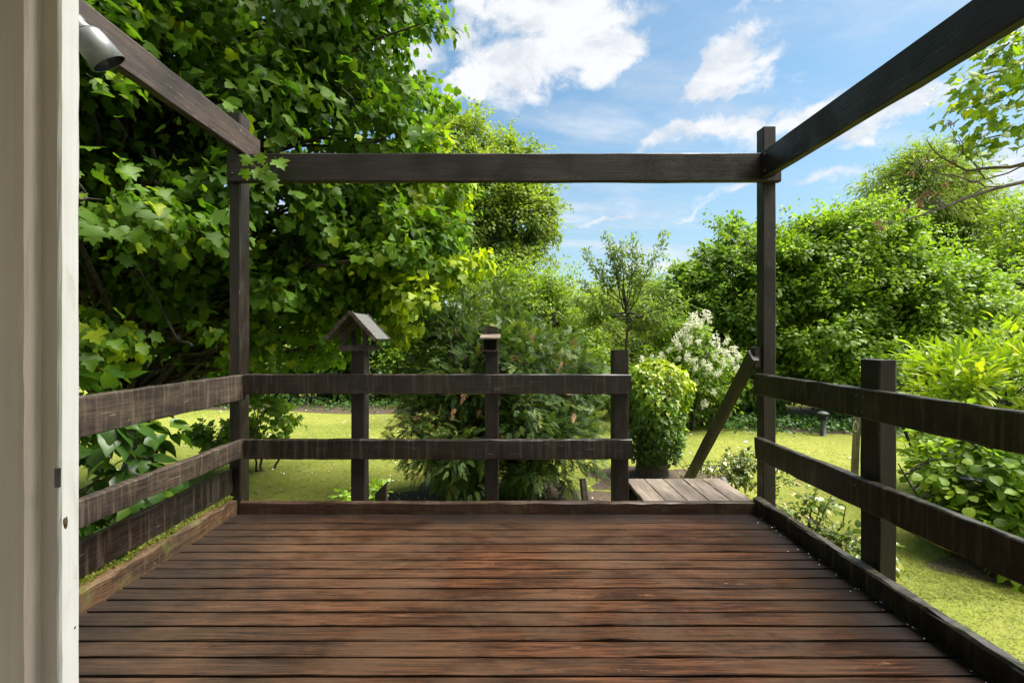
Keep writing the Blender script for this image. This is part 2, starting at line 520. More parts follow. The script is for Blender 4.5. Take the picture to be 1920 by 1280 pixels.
def board(name, p0, p1, w, h, mat, parent=None, up=(0, 0, 1), **kw):
    """a timber from p0 to p1 (centre line); w across, h along up"""
    p0, p1 = Vector(p0), Vector(p1)
    d = (p1 - p0)
    L = d.length
    x = d.normalized()
    z = Vector(up)
    z = (z - z.dot(x) * x).normalized()
    y = z.cross(x)
    V, F = board_mesh(L, w, h, **kw)
    o = link_mesh(name, V, F, mat, parent)
    m = Matrix((x, y, z)).transposed().to_4x4()
    m.translation = p0
    set_world(o, m)
    return o


def post(name, x0, x1, y0, y1, z0, z1, mat, parent=None, **kw):
    mat = 'post_wood'
    return board(name, ((x0 + x1) / 2, (y0 + y1) / 2, z0), ((x0 + x1) / 2, (y0 + y1) / 2, z1), abs(y1 - y0), abs(x1 - x0), mat, parent, up=(1, 0, 0), **kw)


def boxes(name, lst, mat, parent=None):
    V, F = [], []
    for (x0, x1, y0, y1, z0, z1) in lst:
        b = len(V)
        V += [(x0, y0, z0), (x1, y0, z0), (x1, y1, z0), (x0, y1, z0), (x0, y0, z1), (x1, y0, z1), (x1, y1, z1), (x0, y1, z1)]
        F += [(b, b+3, b+2, b+1), (b+4, b+5, b+6, b+7), (b, b+1, b+5, b+4), (b+1, b+2, b+6, b+5), (b+2, b+3, b+7, b+6), (b+3, b, b+4, b+7)]
    V = np.array(V, float)
    if parent is not None:
        V = V - np.array(parent.location)
    return link_mesh(name, V, np.array(F), mat, parent)


def tube(pts, rad, k=6):
    """swept tube through pts with radii rad -> V, F (quads)"""
    P = np.asarray(pts, float)
    n = len(P)
    r = np.asarray(rad, float)
    T = np.gradient(P, axis=0)
    T /= np.linalg.norm(T, axis=1)[:, None] + 1e-9
    ref = np.where(np.abs(T[:, 2:3]) > 0.9, np.array([[1.0, 0, 0]]), np.array([[0, 0, 1.0]]))
    A = np.cross(T, ref)
    A /= np.linalg.norm(A, axis=1)[:, None] + 1e-9
    B = np.cross(T, A)
    an = np.linspace(0, 2 * np.pi, k, endpoint=False)
    V = P[:, None, :] + r[:, None, None] * (np.cos(an)[None, :, None] * A[:, None, :] + np.sin(an)[None, :, None] * B[:, None, :])
    V = V.reshape(-1, 3)
    i = np.arange(n - 1)[:, None] * k
    j = np.arange(k)[None, :]
    a = i + j
    b = i + (j + 1) % k
    F = np.stack([a, b, b + k, a + k], axis=-1).reshape(-1, 4)
    return V, F


class Tubes:
    def __init__(self):
        self.V, self.F, self.n = [], [], 0

    def add(self, pts, rad, k=6):
        v, f = tube(pts, rad, k)
        self.V.append(v)
        self.F.append(f + self.n)
        self.n += len(v)

    def build(self, name, mat, parent=None, smooth=True):
        V = np.concatenate(self.V)
        if parent is not None:
            V = V - np.array(parent.location)
        return link_mesh(name, V, np.concatenate(self.F), mat, parent, smooth=smooth)


def curve_pts(a, b, n=6, sag=0.0, wob=0.0, bow=None):
    a, b = np.asarray(a, float), np.asarray(b, float)
    t = np.linspace(0, 1, n)[:, None]
    p = a + (b - a) * t
    bump_ = (t * (1 - t) * 4)
    p = p + bump_ * np.array([0, 0, -sag])
    if bow is not None:
        p = p + bump_ * np.asarray(bow)
    if wob:
        w = rng.normal(0, wob, (n, 3))
        w[0] = 0
        w[-1] = 0
        p = p + w
    return p


# ---- leaf templates: base at origin, tip along +Y, face up +Z; V, F (triangles)
def blade(outline, mid, fold=0.25, droop=0.2, stalk=0.0, skew=0.0):
    """outline: right half [(x,y)...] from base to tip; mid: y positions on the midrib"""
    V = [(0, y, 0) for y in mid]
    nm = len(mid)
    F = []

    def zf(x, y):
        return fold * abs(x) - droop * y * y + skew * x * y
    V = [(0, y, zf(0, y)) for y in mid]
    for s in (1, -1):
        idx = []
        for (x, y) in outline:
            idx.append(len(V))
            V.append((s * x, y, zf(s * x, y)))
        chain = [0] + idx + [nm - 1]
        ys = [mid[0]] + [o_[1] for o_ in outline] + [mid[-1]]
        cur = 0
        for q in range(len(chain) - 1):
            a, b = chain[q], chain[q + 1]
            # advance the midrib pointer
            best = min(range(nm), key=lambda m_: abs(mid[m_] - ys[q + 1]) + (0 if m_ >= cur else 9))
            tri = (cur, a, b)
            if len(set(tri)) == 3:
                F.append(tri if s > 0 else tri[::-1])
            while cur < best:
                tri = (cur, b, cur + 1)
                if len(set(tri)) == 3:
                    F.append(tri if s > 0 else tri[::-1])
                cur += 1
    V = np.array(V, float)
    F = np.array(F)
    if stalk:
        n = len(V)
        V = np.vstack([V, [(-0.012, -stalk, 0.05), (0.012, -stalk, 0.05), (0.0, 0.04, 0.0)]])
        F = np.vstack([F, [(n, n + 1, n + 2)]])
    return V, F


MAPLE_OUT = [(0.20, -0.10), (0.44, 0.00), (0.34, 0.14), (0.60, 0.34), (0.66, 0.56), (0.44, 0.50), (0.33, 0.56), (0.36, 0.78), (0.17, 0.76)]
T_MAPLE = [blade(MAPLE_OUT, [0, 0.3, 0.62, 1.0], f, d, 0.45, s) for f, d, s in ((0.22, 0.30, 0.1), (-0.15, 0.42, -0.15), (0.35, 0.15, 0.2), (0.05, 0.55, -0.05), (0.5, 0.5, 0.0), (-0.3, 0.2, 0.3))]
OVAL = [(0.22, 0.10), (0.36, 0.38), (0.27, 0.72)]
ROUND = [(0.28, 0.04), (0.44, 0.32), (0.38, 0.68), (0.12, 0.94)]
MAPLE_LO = [(0.42, -0.02), (0.62, 0.44), (0.35, 0.49), (0.33, 0.77)]
T_MAPLE_LO = [blade(MAPLE_LO, [0, 0.45, 1.0], f, d, 0.0, s) for f, d, s in ((0.22, 0.30, 0.1), (-0.15, 0.45, -0.15), (0.38, 0.15, 0.25), (0.05, 0.6, -0.05), (0.5, 0.5, 0.0), (-0.3, 0.2, 0.3))]
T_ROUND = [blade(ROUND, [0, 0.5, 1.0], f, d, 0.2, s) for f, d, s in ((0.25, 0.25, 0.1), (-0.1, 0.4, -0.1), (0.4, 0.1, 0))]
T_LIME = [blade([(0.30, -0.06), (0.46, 0.22), (0.40, 0.55), (0.20, 0.82)], [0, 0.4, 0.75, 1.08], f, d, 0.3, s) for f, d, s in ((0.25, 0.35, 0.12), (-0.15, 0.5, -0.15), (0.4, 0.2, 0.05))]
T_OVAL = [blade(OVAL, [0, 0.5, 1.0], f, d, 0, s) for f, d, s in ((0.3, 0.2, 0.1), (-0.15, 0.35, -0.1))]
T_LONG = [blade([(0.10, 0.18), (0.155, 0.5), (0.09, 0.8)], [0, 0.5, 1.0], f, d, 0.08) for f, d in ((0.4, 0.25), (0.2, 0.5))]
T_OV4 = [(np.array([(0, 0, 0), (0.30, 0.28, 0.07), (0.26, 0.70, 0.02), (0, 1.0, -0.22), (-0.26, 0.70, 0.05), (-0.30, 0.28, 0.07)], float), np.array([(0, 1, 5), (1, 2, 4), (1, 4, 5), (2, 3, 4)])), (np.array([(0, 0, 0), (0.30, 0.28, -0.07), (0.26, 0.70, -0.14), (0, 1.0, -0.34), (-0.26, 0.70, -0.10), (-0.30, 0.28, -0.05)], float), np.array([(0, 1, 5), (1, 2, 4), (1, 4, 5), (2, 3, 4)]))]
T_NARROW = [(np.array([(0, 0, 0), (0.09, 0.45, 0.03), (0, 1, -0.2), (-0.09, 0.45, 0.03)], float), np.array([(0, 1, 2), (0, 2, 3)]))]
T_DIAMOND = [(np.array([(0, 0, 0), (0.34, 0.45, 0.06), (0, 1, -0.12), (-0.34, 0.45, 0.06)], float), np.array([(0, 1, 2), (0, 2, 3)]))]
T_IVY = [blade([(0.30, -0.08), (0.46, 0.14), (0.30, 0.42), (0.20, 0.66)], [0, 0.4, 1.0], f, d) for f, d in ((0.2, 0.2), (-0.1, 0.35))]


def spray_template(seed):
    """flat ferny conifer spray, axis along +Y"""
    r = np.random.default_rng(seed)
    V, F = [], []

    def sliver(p, d, L, w):
        d = d / np.linalg.norm(d)
        s = np.array([-d[1], d[0], 0.0])
        n = len(V)
        for q in (p - s * w * 0.9 + d * L * 0.12, p + d * L, p + s * w * 0.9 + d * L * 0.12):
            V.append(q)
        F.append((n, n + 1, n + 2))
    for i in range(7):
        y = 0.10 + 0.12 * i
        L = 0.42 * (1 - 0.70 * (i / 7.0)) * r.uniform(0.75, 1.15)
        for s in (-1, 1):
            if r.random() < 0.08:
                continue
            p = np.array([0, y + (0.03 if s > 0 else 0), -0.25 * y * y])
            a = r.uniform(0.60, 0.85)
            d = np.array([s * a, 1.0, r.normal(0, 0.15) - 0.1])
            sliver(p, d, L, 0.036)
            if i < 4:
                for k in range(1):
                    q = p + d / np.linalg.norm(d) * L * (0.35 + 0.3 * k)
                    sliver(q, np.array([s * 0.1 + r.normal(0, .1), 1.0, -0.1]), L * 0.5, 0.026)
                    if k == 0:
                        sliver(q, np.array([s * 1.0, 0.25, -0.15]), L * 0.4, 0.026)
    sliver(np.array([0, 0.0, 0.0]), np.array([0, 1.0, -0.12]), 0.6, 0.012)
    sliver(np.array([0, 0.55, -0.08]), np.array([0, 1.0, -0.35]), 0.5, 0.03)
    return np.array(V), np.array(F)


T_SPRAY = [spray_template(s) for s in (3, 8, 21)]


def unit(v):
    return v / (np.linalg.norm(v, axis=-1, keepdims=True) + 1e-9)


def frames(tip, nrm):
    y = unit(tip)
    z = unit(nrm - (nrm * y).sum(-1, keepdims=True) * y)
    x = np.cross(y, z)
    return np.stack([x, y, z], axis=-1)       # columns


def leaves_mesh(temps, pos, tip, nrm, size, tone):
    """all leaves as one V, F, tone"""
    Rm = frames(tip, nrm)
    Vs, Fs, Ts = [], [], []
    base = 0
    which = rng.integers(0, len(temps), len(pos))
    for k, (tv, tf) in enumerate(temps):
        s = which == k
        c = int(s.sum())
        if c == 0:
            continue
        v = np.einsum('kij,nj->kni', Rm[s], tv) * size[s][:, None, None] + pos[s][:, None, :]
        Vs.append(v.reshape(-1, 3))
        f = tf[None] + (np.arange(c) * len(tv))[:, None, None] + base
        Fs.append(f.reshape(-1, 3))
        Ts.append(np.repeat(tone[s], len(tv)))
        base += c * len(tv)
    return np.concatenate(Vs), np.concatenate(Fs), np.concatenate(Ts)


def rand_unit(n):
    return unit(rng.normal(0, 1, (n, 3)))


def grow(blobs, n_bough, n_cluster, n_leaf, size, bough_r=(0.22, 0.38), cl_r=0.16, droop=0.5, up=0.8, jitter=0.6, shell=(0.45, 1.0), flat=0.65,
         tone=(0.45, 0.2), keep=None, lift=0.0, young=0.12, shoots=None):
    """crown -> boughs -> twig clusters -> leaves. Returns leaf arrays, bough centres and cluster points."""
    B = np.array([b[0] for b in blobs], float)
    Rr = np.array([b[1] for b in blobs], float)
    wgt = (Rr.prod(axis=1)) ** (2 / 3)
    pick = rng.choice(len(blobs), n_bough, p=wgt / wgt.sum())
    d = rand_unit(n_bough)
    rr = rng.uniform(shell[0], shell[1], n_bough) ** 0.7
    bc = B[pick] + d * Rr[pick] * rr[:, None] * 0.86
    br = rng.uniform(bough_r[0], bough_r[1], n_bough) * Rr[pick].mean(axis=1)
    bt = rng.normal(0, 0.10, n_bough)
    # clusters
    ci = np.repeat(np.arange(n_bough), n_cluster)
    cd = rand_unit(len(ci))
    cr = rng.uniform(0, 1, len(ci)) ** 0.42
    off = cd * (cr * br[ci])[:, None]
    off[:, 2] *= flat
    cp = bc[ci] + off
    outw = unit(unit(cp - B[pick[ci]]) * 0.7 + cd * 0.5 + np.array([0, 0, lift]))
    if keep is not None:
        k = keep(cp)
        cp, ci, outw = cp[k], ci[k], outw[k]
    # leaves
    li = np.repeat(np.arange(len(cp)), n_leaf)
    ld = rand_unit(len(li))
    pos = cp[li] + ld * (cl_r * rng.uniform(0.25, 1.0, len(li)))[:, None] + outw[li] * (cl_r * rng.uniform(-0.6, 0.8, len(li)))[:, None]
    tip = unit(outw[li] * 0.8 + ld * jitter + np.array([0, 0, -droop]))
    nrm = unit(np.array([0, 0, up]) + outw[li] * 0.5 + rng.normal(0, 0.42, (len(li), 3)))
    sz = size * rng.uniform(0.45, 1.3, len(li))
    tn = np.clip(rng.normal(tone[0], tone[1], len(li)) + bt[ci[li]] + (rng.random(len(li)) < young) * 0.35, 0, 1)
    if shoots is not None:
        ns, ln, per = shoots
        pk = rng.choice(len(blobs), ns, p=wgt / wgt.sum())
        sd = rand_unit(ns)
        sd[:, 2] = np.abs(sd[:, 2]) * 0.9 + 0.05
        sd = unit(sd)
        p0 = B[pk] + sd * Rr[pk] * 0.82
        dr = unit(sd * 0.8 + rng.normal(0, 0.35, (ns, 3)) + np.array([0, 0, 0.25]))
        le = ln * rng.uniform(0.4, 1.2, ns)
        q = np.repeat(np.arange(ns), per)
        tt = rng.uniform(0, 1, len(q))
        sp_ = p0[q] + dr[q] * (le[q] * tt)[:, None] + np.array([0, 0, -1.0]) * (0.28 * le[q] * tt ** 2)[:, None] + rng.normal(0, 1, (len(q), 3)) * (cl_r * (0.55 - 0.35 * tt))[:, None]
        pos = np.vstack([pos, sp_])
        tip = np.vstack([tip, unit(dr[q] * 0.7 + rng.normal(0, 0.5, (len(q), 3)) + np.array([0, 0, -droop * 0.7]))])
        nrm = np.vstack([nrm, unit(np.array([0, 0, up]) + rng.normal(0, 0.45, (len(q), 3)))])
        sz = np.concatenate([sz, size * rng.uniform(0.45, 1.1, len(q)) * (1.05 - 0.4 * tt)])
        tn = np.concatenate([tn, np.clip(rng.normal(tone[0] + 0.12, tone[1], len(q)), 0, 1)])
    if keep is not None:
        k = keep(pos)
        pos, tip, nrm, sz, tn = pos[k], tip[k], nrm[k], sz[k], tn[k]
    return dict(pos=pos, tip=tip, nrm=nrm, size=sz, tone=tn, boughs=bc, clusters=cp, ci=ci)


def wood_for(g, base, height, r0, mat_parent, lean=(0, 0), twigs=0.35, limb_r=None, name='trunk', stems=1, spread=0.2, lo=0.25):
    """trunk, limbs to the boughs, twigs to a share of the clusters"""
    base = np.asarray(base, float)
    tr = Tubes()
    tops = []
    for s in range(stems):
        b = base + (np.array([rng.normal(0, spread), rng.normal(0, spread), 0]) if stems > 1 else 0)
        top = b + np.array([lean[0] + (rng.normal(0, spread * 2.5) if stems > 1 else 0), lean[1] + (rng.normal(0, spread * 2.5) if stems > 1 else 0), height])
        p = curve_pts(b + np.array([0, 0, -0.06]), top, 9, wob=height * 0.012)
        rad = np.linspace(r0, r0 * 0.25, 9)
        rad[0] *= 1.35
        tr.add(p, rad, 9)
        tops.append(p)
    o1 = tr.build(name, 'bark', mat_parent)
    br = Tubes()
    lr = limb_r or r0 * 0.32
    for i, c in enumerate(g['boughs']):
        p = tops[i % stems]
        frac = np.clip((c[2] - base[2]) / (height + 1e-6) * 0.75, lo, 0.98)
        st = p[int(frac * 8)]
        q = curve_pts(st, c, 6, sag=-0.05 * np.linalg.norm(c - st), wob=0.035 * np.linalg.norm(c - st))
        br.add(q, np.linspace(lr, lr * 0.22, 6), 5)
    n = len(g['clusters'])
    sel = np.nonzero(rng.random(n) < twigs)[0]
    for j in sel:
        st = g['boughs'][g['ci'][j]]
        q = curve_pts(st, g['clusters'][j], 4, wob=0.02)
        br.add(q, np.linspace(lr * 0.22, lr * 0.07, 4), 3)
    o2 = br.build('branches', 'bark', mat_parent)
    o2['kind'] = 'stuff'
    return o1, o2


def crown_obj(g, temps, mat, parent, name='crown', mask=None):
    s = slice(None) if mask is None else mask
    V, F, T = leaves_mesh(temps, g['pos'][s], g['tip'][s], g['nrm'][s], g['size'][s], g['tone'][s])
    V = V - np.array(parent.location)
    o = link_mesh(name, V, F, mat, parent, tone=T)
    o['kind'] = 'stuff'
    return o


LEAF_CACHE = {}


def leaf_objects(g, temps, mat, parent, idx, name='leaf', scale_key=''):
    """single leaves as objects that share a few meshes"""
    tones = (0.2, 0.4, 0.6, 0.9)
    Rm = frames(g['tip'][idx], g['nrm'][idx])
    pl = np.array(parent.location)
    for q, i in enumerate(idx):
        k = int(rng.integers(0, len(temps)))
        ti = int(np.argmin([abs(t_ - g['tone'][i]) for t_ in tones]))
        key = (mat, scale_key, k, ti)
        if key not in LEAF_CACHE:
            tv, tf = temps[k]
            o = link_mesh(name, tv, tf, mat, parent, tone=np.full(len(tv), tones[ti]))
            LEAF_CACHE[key] = o.data
        else:
            o = bpy.data.objects.new(name, LEAF_CACHE[key])
            COL.objects.link(o)
            o.parent = parent
        m = Matrix(Rm[q].tolist()).to_4x4() @ Matrix.Diagonal((g['size'][i],) * 3).to_4x4()
        m.translation = Vector(g['pos'][i] - pl)
        o.matrix_basis = m


def largest(g, n):
    """the n leaves that show largest in the picture"""
    p = g['pos']
    px = 955 + p[:, 0] / p[:, 1] * F_PX
    py = 632 - (p[:, 2] - CAM_Z) / p[:, 1] * F_PX
    ok = (px > 150) & (px < 1915) & (py > 5) & (py < 1275)
    score = np.where(ok, g['size'] / p[:, 1], 0)
    # spread the choice: random jitter keeps it from being one single spot
    score = score * rng.uniform(0.8, 1.2, len(score))
    idx = np.argsort(-score)[:n]
    return idx[score[idx] > 0]


GROUND = -0.9

# ------------------------------------------------------------------ ground
def ground():
    xs = np.concatenate([np.linspace(-900, -40, 8)[:-1], np.linspace(-40, 40, 81), np.linspace(40, 900, 8)[1:]])
    ys = np.concatenate([np.linspace(-900, -30, 8)[:-1], np.linspace(-30, 60, 91), np.linspace(60, 1200, 8)[1:]])
    X, Y = np.meshgrid(xs, ys)
    Z = GROUND + 0.05 * np.sin(X * 0.7 + 1.3) * np.sin(Y * 0.55) * np.clip((Y - 5) / 4, 0, 1)
    V = np.column_stack([X.ravel(), Y.ravel(), Z.ravel()])
    nx = len(xs)
    i, j = np.meshgrid(np.arange(len(ys) - 1), np.arange(nx - 1), indexing='ij')
    a = (i * nx + j).ravel()
    F = np.column_stack([a, a + 1, a + nx + 1, a + nx])
    return tag(link_mesh('lawn', V, F, 'lawn', smooth=True), kind='structure')


def gz(x, y):
    return GROUND + 0.05 * np.sin(x * 0.7 + 1.3) * np.sin(y * 0.55) * np.clip((y - 5) / 4, 0, 1)


ground()


def soil_patch(name, cx, cy, rx, ry, seed):
    r = np.random.default_rng(seed)
    n = 40
    a = np.linspace(0, 2 * np.pi, n, endpoint=False)
    rad = 1 + 0.16 * np.sin(a * 3 + r.uniform(0, 6)) + 0.10 * np.sin(a * 7 + r.uniform(0, 6)) + r.normal(0, 0.04, n)
    V = [(cx, cy, gz(cx, cy) + 0.02)]
    for k in (0.5, 1.0):
        for i in range(n):
            x, y = cx + rx * rad[i] * k * math.cos(a[i]), cy + ry * rad[i] * k * math.sin(a[i])
            V.append((x, y, gz(x, y) + (0.016 if k < 1 else 0.004)))
    F3 = [(0, 1 + i, 1 + (i + 1) % n) for i in range(n)]
    F4 = [(1 + i, 1 + n + i, 1 + n + (i + 1) % n, 1 + (i + 1) % n) for i in range(n)]
    return tag(link_mesh(name, np.array(V), [np.array(F3), np.array(F4)], 'soil', smooth=True), kind='structure')


soil_patch('soil', -0.2, 6.3, 1.9, 0.9, 1)
soil_patch('soil', 2.3, 7.2, 1.1, 0.7, 2)
soil_patch('soil', 8.8, 12.9, 6.2, 1.9, 3)
soil_patch('soil', -7.0, 15.6, 7.5, 1.8, 4)
soil_patch('soil', 5.6, 4.4, 1.2, 0.75, 5)


# ------------------------------------------------------------------ house behind the camera
house = thing('house', 'rendered house whose wide doorway opens onto the deck', 'house', (0, -3.0, GROUND))
DO_L, DO_R, DO_T = -1.05, 2.6, 2.55
WY0, WY1 = 0.72, 0.90
boxes('wall', [(-5.5, DO_L, WY0, WY1, GROUND, 5.6), (DO_R, 6.2, WY0, WY1, GROUND, 5.6), (DO_L, DO_R, WY0, WY1, DO_T, 5.6), (DO_L, DO_R, WY0, WY1, GROUND, -0.05)], 'plaster', house)
boxes('side_wall', [(-5.5, -5.3, -7.5, WY0 - 0.002, GROUND, 5.6)], 'plaster', house)
boxes('side_wall', [(6.0, 6.2, -7.5, -6.2, GROUND, 5.6), (6.0, 6.2, -0.4, WY0 - 0.002, GROUND, 5.6), (6.0, 6.2, -6.2, -0.4, GROUND, 0.1), (6.0, 6.2, -6.2, -0.4, 2.5, 5.6)], 'plaster', house)  # window opening added to this unseen wall so sun brightens the door frame
boxes('rear_wall', [(-5.29, -3.4, -7.5, -7.3, GROUND, 5.6), (4.4, 5.99, -7.5, -7.3, GROUND, 5.6), (-3.4, 4.4, -7.5, -7.3, GROUND, 0.5), (-3.4, 4.4, -7.5, -7.3, 2.45, 5.6)], 'plaster', house)  # unseen rear wall; wide opening put in to let sky light into the room
boxes('floor', [(-5.29, 5.99, -7.29, WY0 - 0.004, -0.2, -0.02)], 'room', house)
boxes('ceiling', [(-5.29, 5.99, -7.29, WY0 - 0.004, 2.62, 2.75)], 'room', house)
rv = np.array([(-5.8, 1.2, 5.52), (6.5, 1.2, 5.52), (6.5, -3.3, 7.8), (-5.8, -3.3, 7.8), (-5.8, -7.8, 5.52), (6.5, -7.8, 5.52)])
rv = np.vstack([rv, rv + np.array([0, 0, 0.16])]) - np.array(house.location)
rf = [(0, 3, 2, 1), (3, 4, 5, 2), (6, 7, 8, 9), (9, 8, 11, 10), (0, 1, 7, 6), (4, 10, 11, 5), (0, 6, 9, 3), (3, 9, 10, 4), (1, 2, 8, 7), (2, 5, 11, 8)]
link_mesh('roof', rv, np.array(rf), 'roof_tile', house)

# door frame: a stepped painted jamb at the left, head and right jamb
frame = thing('door_frame', 'chipped white painted door frame with stepped mouldings beside the deck', 'door frame', (-0.95, 0.9, -0.02))


def jamb(name, prof, z0, z1, seg=40, jit=0.0004, mat='frame'):
    zs = np.linspace(z0, z1, seg)
    n = len(prof)
    V = []
    for z in zs:
        for (x, y) in prof:
            V.append((x + rng.normal(0, jit), y + rng.normal(0, jit), z))
    F = []
    for i in range(seg - 1):
        for k in range(n):
            a = i * n + k
            b = i * n + (k + 1) % n
            F.append((a, b, b + n, a + n))
    V = np.array(V) - np.array(frame.location)
    return link_mesh(name, V, np.array(F), mat, frame)


jamb('jamb', [(-0.9355, 0.9125), (-0.9035, 0.9125), (-0.8995, 0.9150), (-0.8985, 0.948), (-0.902, 0.953), (-0.9355, 0.953)], -0.02, DO_T - 0.02)
jamb('casing', [(-1.12, 0.885), (-0.955, 0.885), (-0.9465, 0.8870), (-0.9425, 0.8935), (-0.9405, 0.9070), (-0.9375, 0.9105), (-0.9055, 0.9112), (-0.9045, 0.9124), (-0.9362, 0.9124), (-0.9362, 0.952), (-1.12, 0.952)], -0.02, DO_T - 0.02, mat='casing')  # camera-facing steps; their shade is in the casing colour
jamb('jamb', [(2.64, 0.885), (2.64, 0.953), (2.45, 0.953), (2.447, 0.915), (2.50, 0.911), (2.50, 0.885)], -0.02, DO_T - 0.02, 12)
boxes('head', [(-1.12, 2.64, 0.886, 0.952, DO_T - 0.02, DO_T + 0.08)], 'frame', frame)
boxes('threshold', [(-0.90, 2.447, 0.70, 0.952, -0.052, -0.004)], 'kerb_wood', frame)


def chip(cx, cy, cz, w, h, mat, parent, name, seed, nx):
    """flaked patch lying on a face whose normal is nx"""
    r = np.random.default_rng(seed)
    n = 12
    V = [np.array([cx, cy, cz])]
    nx = Vector(nx).normalized()
    u = Vector((0, 0, 1)).cross(nx).normalized()
    for i in range(n):
        a = 2 * math.pi * i / n
        k = r.uniform(0.7, 1.1)
        q = Vector((cx, cy, cz)) + u * (w / 2 * k * math.cos(a)) + Vector((0, 0, 1)) * (h / 2 * k * math.sin(a)) - nx * 0.003
        V.append(np.array(q))
    V[0] = V[0] + np.array(nx) * 0.0022
    F = [(0, 1 + i, 1 + (i + 1) % n) for i in range(n)]
    return link_mesh(name, np.array(V) - np.array(parent.location), np.array(F), mat, parent)


chip(-0.8985, 0.922, CAM_Z - 0.376, 0.020, 0.044, 'bare_wood', frame, 'paint_chip', 2, (1, -0.05, 0))
chip(-0.8985, 0.941, CAM_Z - 0.60, 0.012, 0.016, 'bare_wood', frame, 'paint_chip', 3, (1, -0.05, 0))
boxes('latch_keep', [(-0.9085, -0.9005, 0.9085, 0.9135, CAM_Z - 0.30, CAM_Z - 0.262)], 'black_plastic', frame)

# ------------------------------------------------------------------ deck
deck = thing('deck', 'wet red brown timber deck of narrow boards running across', 'deck', (0, 2.2, GROUND))
DX0, DX1 = -2.10, 1.92
edges = [0.965]
while edges[-1] < 3.40:
    edges.append(edges[-1] + rng.uniform(0.102, 0.110))
edges[-1] = 3.475
for i in range(len(edges) - 1):
    y0, y1 = edges[i] + 0.0070, edges[i + 1] - 0.0070
    yc = (y0 + y1) / 2
    z = -0.016 + rng.normal(0, 0.0008)
    tl = rng.normal(0, 0.0008)
    board('board', (DX0, yc, z + tl), (DX1, yc + rng.normal(0, 0.0006), z - tl), y1 - y0, 0.030, 'deck_wood', deck, bev=0.003, seg=22, jit=0.0009, wobble=0.12)
for x in (-2.0, -1.0, 0.0, 1.0, 1.8):
    board('joist', (x, 0.97, -0.115), (x, 3.50, -0.115), 0.06, 0.16, 'dark_wood', deck, seg=4)
for x in (-1.95, 0.0, 1.8):
    for y in (1.1, 3.3):
        post('support', x - 0.05, x + 0.05, y - 0.05, y + 0.05, GROUND - 0.1, -0.197, 'dark_wood', deck, seg=3)
# kerb boards along the three open sides
board('kerb', (-2.07, 3.508, -0.05), (1.90, 3.508, -0.05), 0.052, 0.26, 'kerb_wood', deck, bev=0.008, seg=36, jit=0.0022)
board('kerb', (1.925, 3.53, -0.02), (1.925, 0.96, -0.02), 0.060, 0.26, 'drip_wood', deck, bev=0.010, seg=30, jit=0.0030)
board('kerb', (-2.115, 3.46, -0.03), (-2.115, 0.96, -0.03), 0.072, 0.29, 'bare_wood', deck, bev=0.014, seg=30, jit=0.0045)
board('edge_beam', (-2.16, 3.57, -0.17), (2.06, 3.57, -0.17), 0.06, 0.16, 'dark_wood', deck, seg=8)
# moss growing in the gap on the left kerb
mv = []
nm = 5200
mx_ = rng.uniform(-2.158, -2.118, nm)
my_ = rng.uniform(1.0, 3.50, nm)
dens = np.sin(my_ * 5.1) + 0.7 * np.sin(my_ * 11.3 + 1) + rng.normal(0, 0.6, nm) + (my_ - 2.4) * 0.5
kp = dens > 0.1
mx_, my_ = mx_[kp], my_[kp]
nmk = len(mx_)
gm = dict(pos=np.column_stack([mx_, my_, np.full(nmk, 0.112) + rng.normal(0, 0.004, nmk)]), tip=unit(np.column_stack([rng.normal(0.25, 0.6, nmk), rng.normal(0, 0.6, nmk), rng.uniform(0.2, 1.0, nmk)])),
          nrm=rand_unit(nmk), size=rng.uniform(0.010, 0.030, nmk), tone=rng.uniform(0, 0.8, nmk))
crown_obj(gm, T_DIAMOND, 'grass', deck, 'moss')

# ------------------------------------------------------------------ pergola frame
perg = thing('pergola', 'dark stained pergola of two tall posts carrying three heavy beams above the deck', 'pergola', (0, 3.6, GROUND))
post('post', -2.19, -2.103, 3.555, 3.685, GROUND - 0.1, 3.10, 'dark_wood', perg, seg=16)
post('post', 1.985, 2.085, 3.555, 3.655, GROUND - 0.1, 2.99, 'dark_wood', perg, seg=16)
board('beam', (-2.17, 3.523, 2.652), (2.09, 3.523, 2.652), 0.055, 0.217, 'post_wood', perg, seg=24, bev=0.007)
board('beam', (-2.077, 0.905, 2.868), (-2.077, 3.742, 2.868), 0.055, 0.200, 'worn_beam', perg, seg=20, bev=0.007)
board('beam', (1.960, 3.494, 2.662), (1.985, 0.905, 2.662), 0.060, 0.208, 'post_wood', perg, seg=14, bev=0.007, jit=0.0016)

# ------------------------------------------------------------------ railings
rb = thing('railing', 'dark two rail back railing carrying two bird feeders, ending beside the steps', 'railing', (-0.5, 3.6, GROUND))
for x0, x1, top in ((-1.237, -1.130, 1.242), (-0.192, -0.086, 1.235), (0.815, 0.932, 1.244)):
    post('post', x0, x1, 3.550, 3.665, GROUND - 0.1, top, 'dark_wood', rb, seg=10)
board('rail', (-2.045, 3.523, 0.984), (0.938, 3.523, 0.984), 0.050, 0.152, 'dark_wood', rb, seg=30, jit=0.002)
board('rail', (-2.045, 3.523, 0.481), (0.944, 3.523, 0.481), 0.050, 0.152, 'dark_wood', rb, seg=30, jit=0.002)

